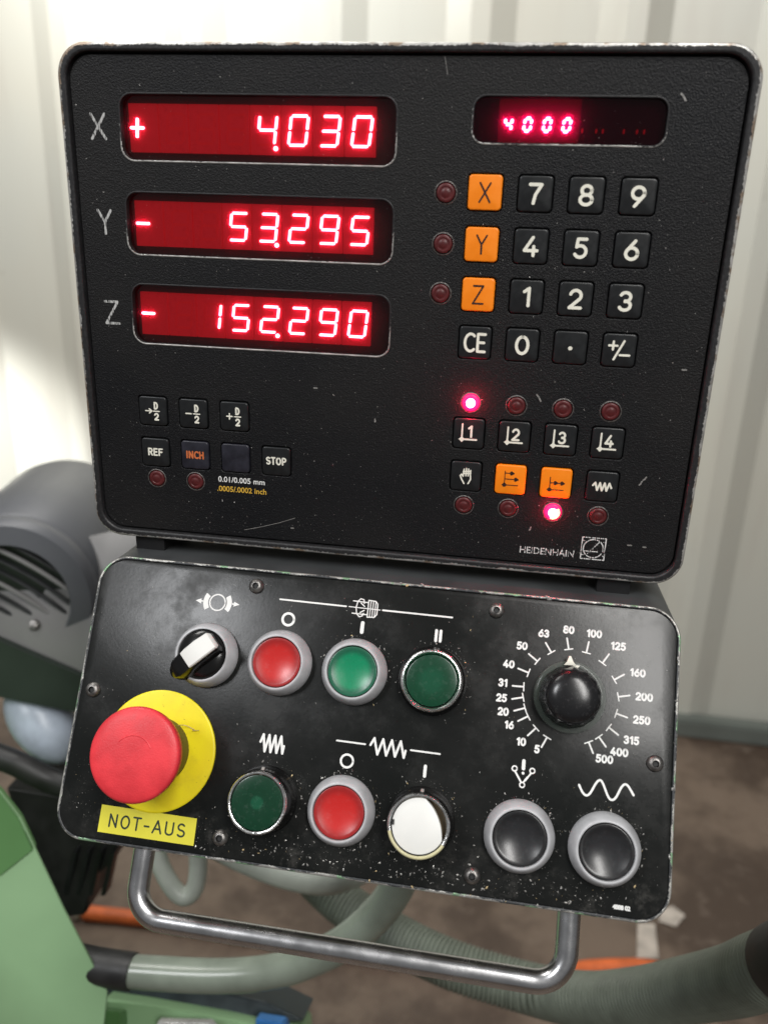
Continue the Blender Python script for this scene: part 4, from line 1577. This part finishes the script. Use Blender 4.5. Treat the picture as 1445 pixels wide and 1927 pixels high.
# ---- speed dial
DX, DY = 224.7, 41.1
bm = bmesh.new()
lathe(bm, [(15.4, 1.2), (15.6, 2.2), (15.3, 3.4), (14.6, 3.9), (13.2, 4.0), (12.0, 4.0)], 72)
kk = NT('smoky_clear_plastic')
kk.set('Base Color', (0.20, 0.25, 0.21)); kk.set('Roughness', 0.15); kk.set('Alpha', 0.22)
dial = finish(bm, 'speed_dial', kk.m, box, Lm(DX - 0.5, DY + 0.2))
dial['label'] = 'round black speed knob with a cream pointer inside a ring of numbers'
bm = bmesh.new()
N = 72
loops = []
for (r_, z, fl) in ((13.4, 1.0, 0), (13.4, 4.5, .9), (12.9, 6.5, 1.2), (12.2, 13.0, 1.1), (11.6, 15.2, .5), (11.3, 15.9, .3), (10.9, 15.8, 0), (10.8, 16.6, 0), (9.7, 17.7, 0), (6.5, 18.8, 0), (3, 19.2, 0), (.5, 19.3, 0)):
    loops.append([((r_ - fl * (0.5 + 0.5 * math.cos(14 * 2 * PI * i / N)) * .5) * math.cos(2 * PI * i / N), (r_ - fl * (0.5 + 0.5 * math.cos(14 * 2 * PI * i / N)) * .5) * math.sin(2 * PI * i / N), z) for i in range(N)])
loft(bm, loops)
k = NT('dusty_gloss_black_knob')
f = k.ramp(k.noise(420, 5, 0.7), 0.5, 0.8)
k.set('Base Color', k.mix(f, (0.010, 0.010, 0.011), (0.032, 0.031, 0.032)))
k.set('Roughness', k.rng(f, 0, 1, 0.24, 0.38))
finish(bm, 'knob', k.m, dial, Matrix())
bm = bmesh.new()
pts = [(-2.7, -0.6), (2.7, -0.6), (1.5, 0.9), (0.5, 3.4), (-0.3, 3.5), (-1.3, 1.0)]
prism(bm, pts, 0.0, 1.1, 0.25)
finish(bm, 'pointer', M['cream'], dial, Matrix.Rotation(R(4), 4, 'Z') @ Matrix.Translation((0, 0.0140, 0.0040)), True)
bm = bmesh.new()
prism(bm, [(-1.6, -2.8), (0.6, -2.4), (2.0, -0.2), (-1.8, -0.2)], 0.0, 0.5, 0.1)
finish(bm, 'pointer_root', M['cream'], dial, Matrix.Rotation(R(-3), 4, 'Z') @ Matrix.Translation((0.0006, 0.0140, 0.0042)), True)

TICKS = {'5': (-154.6, 212.0, 65.0), '10': (-137.6, 205.0, 62.7), '16': (-121, 199.3, 56.2), '20': (-110.5, 196.3, 50.8), '25': (-97.5, 195.1, 45.0), '31': (-84.6, 195.2, 38.4),
         '40': (-66.3, 197.1, 30.0), '50': (-48.1, 202.3, 21.4), '63': (-27.5, 211.4, 14.9), '80': (-5.6, 222.2, 12.2), '100': (16.2, 233.3, 12.8), '125': (39.0, 243.9, 17.2),
         '160': (63.2, 252.7, 27.8), '200': (84.0, 255.9, 37.8), '250': (104.2, 255.3, 47.7), '315': (123.4, 251.4, 56.6), '400': (140.1, 246.6, 62.1), '500': (154.1, 240.6, 65.7)}
bm = bmesh.new()
capsule_stroke(bm, [(-1.75, 0.0), (1.75, 0.0)], 0.55, 0, 0.05)
capsule_stroke(bm, [(0, 0.1), (0, 4.9)], 0.75, 0, 0.05)
tick_o = finish(bm, 'dial_tick', M['white'], None, None, False)
tick_me = tick_o.data
bpy.data.objects.remove(tick_o)
for s, (a, nx, ny) in TICKS.items():
    x = DX + 20.4 * math.sin(R(a))
    y = DY - 20.4 * math.cos(R(a))
    o = bpy.data.objects.new('dial_tick', tick_me)
    COL.objects.link(o)
    place(o, box, Lm(x, y, 0.03, -R(a) + (R(7) if abs(a) < 100 else 0)))
    b_ = bmesh.new()
    glyphs(b_, s, 0, 0, 2.8, 0.84, gap=0.24, sx=1.0, th=0.04)
    finish(b_, 'dial_number', M['white'], box, Lm(nx, ny, 0.03), False)

# ---- panel symbols
def sym(strokes, w=0.8, name='panel_symbol', mat='white', extra=None):
    bm = bmesh.new()
    for s in strokes:
        if isinstance(s, tuple) and isinstance(s[1], float) and isinstance(s[0], list):
            capsule_stroke(bm, [(x, -y) for x, y in s[0]], s[1], 0, 0.05)
        else:
            capsule_stroke(bm, [(x, -y) for x, y in s], w, 0, 0.05)
    if extra:
        extra(bm)
    return finish(bm, name, M[mat], box, Lm(0, 0, 0.03), False)


def ringpts(cx, cy, r, n=32):
    return [(cx + r * math.cos(2 * PI * i / n), cy + r * math.sin(2 * PI * i / n)) for i in range(n + 1)]


sym([[(89.4, 11.6), (121.0, 11.8)]], 0.75)
sym([[(138.2, 11.9), (170.2, 12.0)]], 0.75)
sym([ringpts(94.6, 20.5, 2.75)], 1.15)
sym([[(129.6, 18.6), (129.6, 22.8)]], 1.7)
sym([[(163.7, 18.6), (163.7, 23.2)], [(165.7, 18.6), (165.7, 23.2)]], 1.3)
# spindle symbol
sym([([(122.3, 11.75), (136.9, 11.95)], 0.4), ([(124.1, 8.9), (131.0, 9.1)], 0.5), ([(124.1, 14.6), (131.0, 14.7)], 0.5),
     ([(129.3, 9.6), (129.0, 8.0), (127.5, 7.6), (126.2, 9.0), (125.7, 11.8), (126.2, 14.6), (127.6, 16.0), (129.0, 15.4), (129.4, 14.2)], 0.5),
     ([(127.8, 9.6), (129.6, 11.0)], 0.5), ([(127.8, 14.0), (129.6, 12.8)], 0.5),
     ([(131.3, 8.0), (131.3, 15.8), (134.6, 15.5), (135.6, 14.2), (135.6, 9.4), (134.6, 8.2), (131.3, 8.0)], 0.5),
     ([(132.4, 8.3), (132.4, 15.4)], 0.4), ([(133.5, 8.3), (133.5, 15.4)], 0.4), ([(134.6, 8.6), (134.6, 15.2)], 0.4)])


# brake symbol
def shoe(bm, side):
    a0 = 0 if side > 0 else 180
    pts_o = [(59.55 + 7.0 * math.cos(R(a0 + a)), -16.1 + 7.0 * math.sin(R(a0 + a)), 0) for a in range(-35, 36, 7)]
    pts_i = [(59.55 + 4.6 * math.cos(R(a0 + a)), -16.1 + 4.6 * math.sin(R(a0 + a)), 0) for a in range(-35, 36, 7)]
    lp = pts_o + pts_i[::-1]
    loft(bm, [lp, [(x, y, 0.06) for x, y, z in lp]])
    x0 = 59.55 + side * 7.4
    capsule_stroke(bm, [(x0, -16.1), (x0 + side * 0.6, -16.1)], 0.7, 0, 0.05)
    tri = [(x0 + side * 0.6, -17.3, 0), (x0 + side * 0.6, -14.9, 0), (x0 + side * 3.4, -16.1, 0)]
    loft(bm, [tri, [(x, y, 0.06) for x, y, z in tri]])


sym([ringpts(59.55, 16.1, 3.75)], 0.65, extra=lambda bm: (shoe(bm, 1), shoe(bm, -1)))


def zig(x0, x1, y0, y1, n, lead):
    p = [(x0, (y0 + y1) / 2 - 0.3)]
    dx = (x1 - x0) / (2 * n)
    for i in range(2 * n):
        p.append((x0 + dx * (i + 0.75), y0 if i % 2 == 0 else y1))
    p.append((x1, (y0 + y1) / 2 + 0.4))
    return p


sym([zig(89.4, 100.4, 73.1, 80.4, 4, 1)], 1.05)
sym([zig(139.4, 155.2, 68.8, 75.6, 4, 1)], 1.0)
sym([[(124.1, 71.8), (137.0, 71.9)]], 0.75)
sym([[(157.5, 72.0), (170.4, 72.1)]], 0.75)
sym([ringpts(129.7, 80.0, 2.75)], 0.95)
sym([[(164.6, 78.0), (164.6, 82.2)]], 1.4)
# lubrication style triangle with exclamation mark
sym([([(203.3, 75.2), (206.3, 79.6)], 0.8), ([(210.2, 75.4), (209.3, 76.7)], 0.75), ([(208.9, 77.2), (207.9, 78.6)], 0.95), ([(207.5, 79.0), (207.2, 79.5)], 0.7),
     (ringpts(203.1, 74.2, 1.05, 14), 0.6), (ringpts(210.7, 74.3, 1.05, 14), 0.6), (ringpts(206.8, 80.6, 1.05, 14), 0.6),
     ([(206.8, 70.6), (206.85, 73.8)], 1.5), ([(206.8, 75.7), (206.85, 75.75)], 1.2)])
# rapid traverse wave
wv = spline([(230.7, 77.6, 0), (232.3, 80.4, 0), (234.0, 81.5, 0), (235.6, 80.2, 0), (237.6, 76.2, 0), (239.2, 74.6, 0), (240.6, 75.9, 0), (243.0, 80.9, 0), (244.6, 82.0, 0), (246.2, 80.8, 0), (248.2, 76.5, 0), (249.7, 75.0, 0), (251.2, 75.8, 0), (253.4, 79.0, 0)], 5)
sym([[(v.x, v.y) for v in wv]], 0.95)
me = text_mesh('4888 02', 2.3, 0.14, 0.02, 0.98, 0, 0.95)
mesh_obj(me, 'part_number', M['white'], box, Lm(250.7, 124.0, 0.05))

# ---- steel handle
hp = []
x0, x1, yt, yb, rb = 37.6, 231.4, 118.0, 161.4, 13.5
hp.append((x0, yt - 12))
hp.append((x0, yt))
hp.append((x0, yb - rb - 8))
for i in range(0, 13):
    a = R(180 - 90 * i / 12)
    hp.append((x0 + rb + rb * math.cos(a), yb - rb + rb * math.sin(a)))
for i in range(1, 8):
    hp.append((x0 + rb + (x1 - x0 - 2 * rb) * i / 8, yb))
for i in range(0, 13):
    a = R(90 - 90 * i / 12)
    hp.append((x1 - rb + rb * math.cos(a), yb - rb + rb * math.sin(a)))
hp.append((x1, yb - rb - 8))
hp.append((x1, yt))
hp.append((x1, yt - 12))
bm = bmesh.new()
tube(bm, [(x, -y, -15) for x, y in hp], 5.0, 32)
finish(bm, 'handle', M['steel'], box, BI, True)

# ================================================================== swarf and dust
def chips(name, label, matrix, fn, count, smin, smax, seed, brass=0.06):
    rnd = random.Random(seed)
    bm = bmesh.new()
    i = 0
    while i < count:
        r = fn(rnd)
        if r is None:
            continue
        x, y, h, k = r
        i += 1
        s = smin + (smax - smin) * rnd.random() ** 3.5 * k
        L_ = s * rnd.uniform(1, 2.6)
        a = rnd.uniform(0, PI)
        c, d = math.cos(a), math.sin(a)
        m = 1 if rnd.random() < brass else 0
        n = rnd.choice((3, 4, 5))
        ring = []
        for j in range(n):
            t = 2 * PI * j / n + rnd.uniform(-.4, .4)
            u, v = L_ / 2 * math.cos(t), s / 2 * math.sin(t)
            ring.append(Vector((x + u * c - v * d, -y + u * d + v * c, h + rnd.uniform(0.01, 0.05))))
        top = bm.verts.new((x, -y, h + 0.06 + s * 0.22))
        rv = [bm.verts.new(p) for p in ring]
        for j in range(n):
            bm.faces.new((rv[j], rv[(j + 1) % n], top)).material_index = m
    o = finish(bm, name, None, None, matrix, False, mats=[M['chip'], M['chip_brass']])
    tag(o, label, 'shavings', None, 'stuff')
    return o


BUT = [(58.3, 40.8), (93.5, 40.6), (128.5, 40.9), (164, 41), (95, 100.6), (129.8, 101), (165, 101), (207.1, 101.4), (242.5, 101.9)]


def f_low(r):
    m = r.random()
    if m < 0.30:
        bx, by = r.choice(BUT[2:])
        a = r.gauss(0.9, 1.1)
        rr = 15.4 + abs(r.gauss(0, 1.6))
        x, y = bx + rr * math.cos(a), by - rr * math.sin(a)
        k = 1.0
    elif m < 0.62:
        y = LH - 1.5 - abs(r.gauss(0, 7))
        x = r.uniform(60, 262)
        k = 1.3
    elif m < 0.72:
        x, y, k = r.uniform(4, 40), r.uniform(92, 124), 0.4
    else:
        x, y = r.uniform(3, LW_ - 3), r.uniform(3, LH - 3)
        k = 0.55
    if not (2 < x < LW_ - 2 and 2 < y < LH - 2):
        return None
    for bx, by in BUT:
        if math.hypot(x - bx, y - by) < 15.3:
            return None
    if math.hypot(x - 42.4, y - 86) < 27.4 or math.hypot(x - DX, y - DY) < 16:
        return None
    if (19.5 < x < 66 and y > 112) or (244 < x < 257 and y > 121):
        return None
    if (x < 12 or x > LW_ - 12) and (y < 12 or y > LH - 12):
        return None
    return x, y, 0.0, k


chips('metal_shavings', 'fine silvery metal shavings scattered over the black button panel', ML, f_low, 1500, 0.12, 0.70, 3, 0.05)


def f_up(r):
    x, y = r.uniform(6, UW - 6), r.uniform(6, UH - 6)
    if r.random() < 0.12:
        y = UH - 5 - abs(r.gauss(0, 8))
    if not (6 < x < UW - 6 and 6 < y < UH - 6):
        return None
    for (wx, wy, ww, wh, wr) in WINS + [SW]:
        if abs(x - wx) < ww / 2 + .3 and abs(y - wy) < wh / 2 + .3:
            return None
    for (kx, ky, a, b) in KEYS:
        if abs(x - kx) < 7.6 and abs(y - ky) < 7.6:
            return None
    for (lx, ly, a) in LEDS:
        if math.hypot(x - lx, y - ly) < 4.9:
            return None
    return x, y, 0.0, 0.5


chips('dust_and_sparkle', 'tiny pale specks of metal dust, some added as grain sparkle, on the black readout face', MU, f_up, 1500, 0.10, 0.62, 5, 0.0)  # real specks, plus extra ones added to imitate the paint's sparkle


def f_win(r):
    wx, wy, ww, wh, wr = r.choice(WINS + [SW])
    y = wy + wh / 2 - 0.4 - abs(r.gauss(0, 1.6)) if r.random() < .6 else r.uniform(wy - wh / 2 + 1, wy + wh / 2 - 1)
    x = r.uniform(wx - ww / 2 + 2, wx + ww / 2 - 2)
    if y < wy - wh / 2 + 1:
        return None
    return x, y, -2.0, 0.4


chips('window_dust', 'tiny pale specks stuck on the red display window panes', MU, f_win, 130, 0.12, 0.5, 9, 0.0)


def f_edge(r):
    t = r.random()
    if t < .5:
        return r.uniform(70, 262), LH + 0.6 + r.uniform(-0.6, .5), -0.2, 0.5
    if t < .75:
        return r.uniform(110, 250), -0.8 + r.uniform(-.6, .4), -0.2, 1.4
    return LW_ + 0.8 + r.uniform(-.5, .4), r.uniform(16, 112), -0.2, 0.8


chips('edge_debris', 'bits of swarf and flaked paint along the edge of the button box', ML, f_edge, 90, 0.2, 1.6, 12, 0.12)
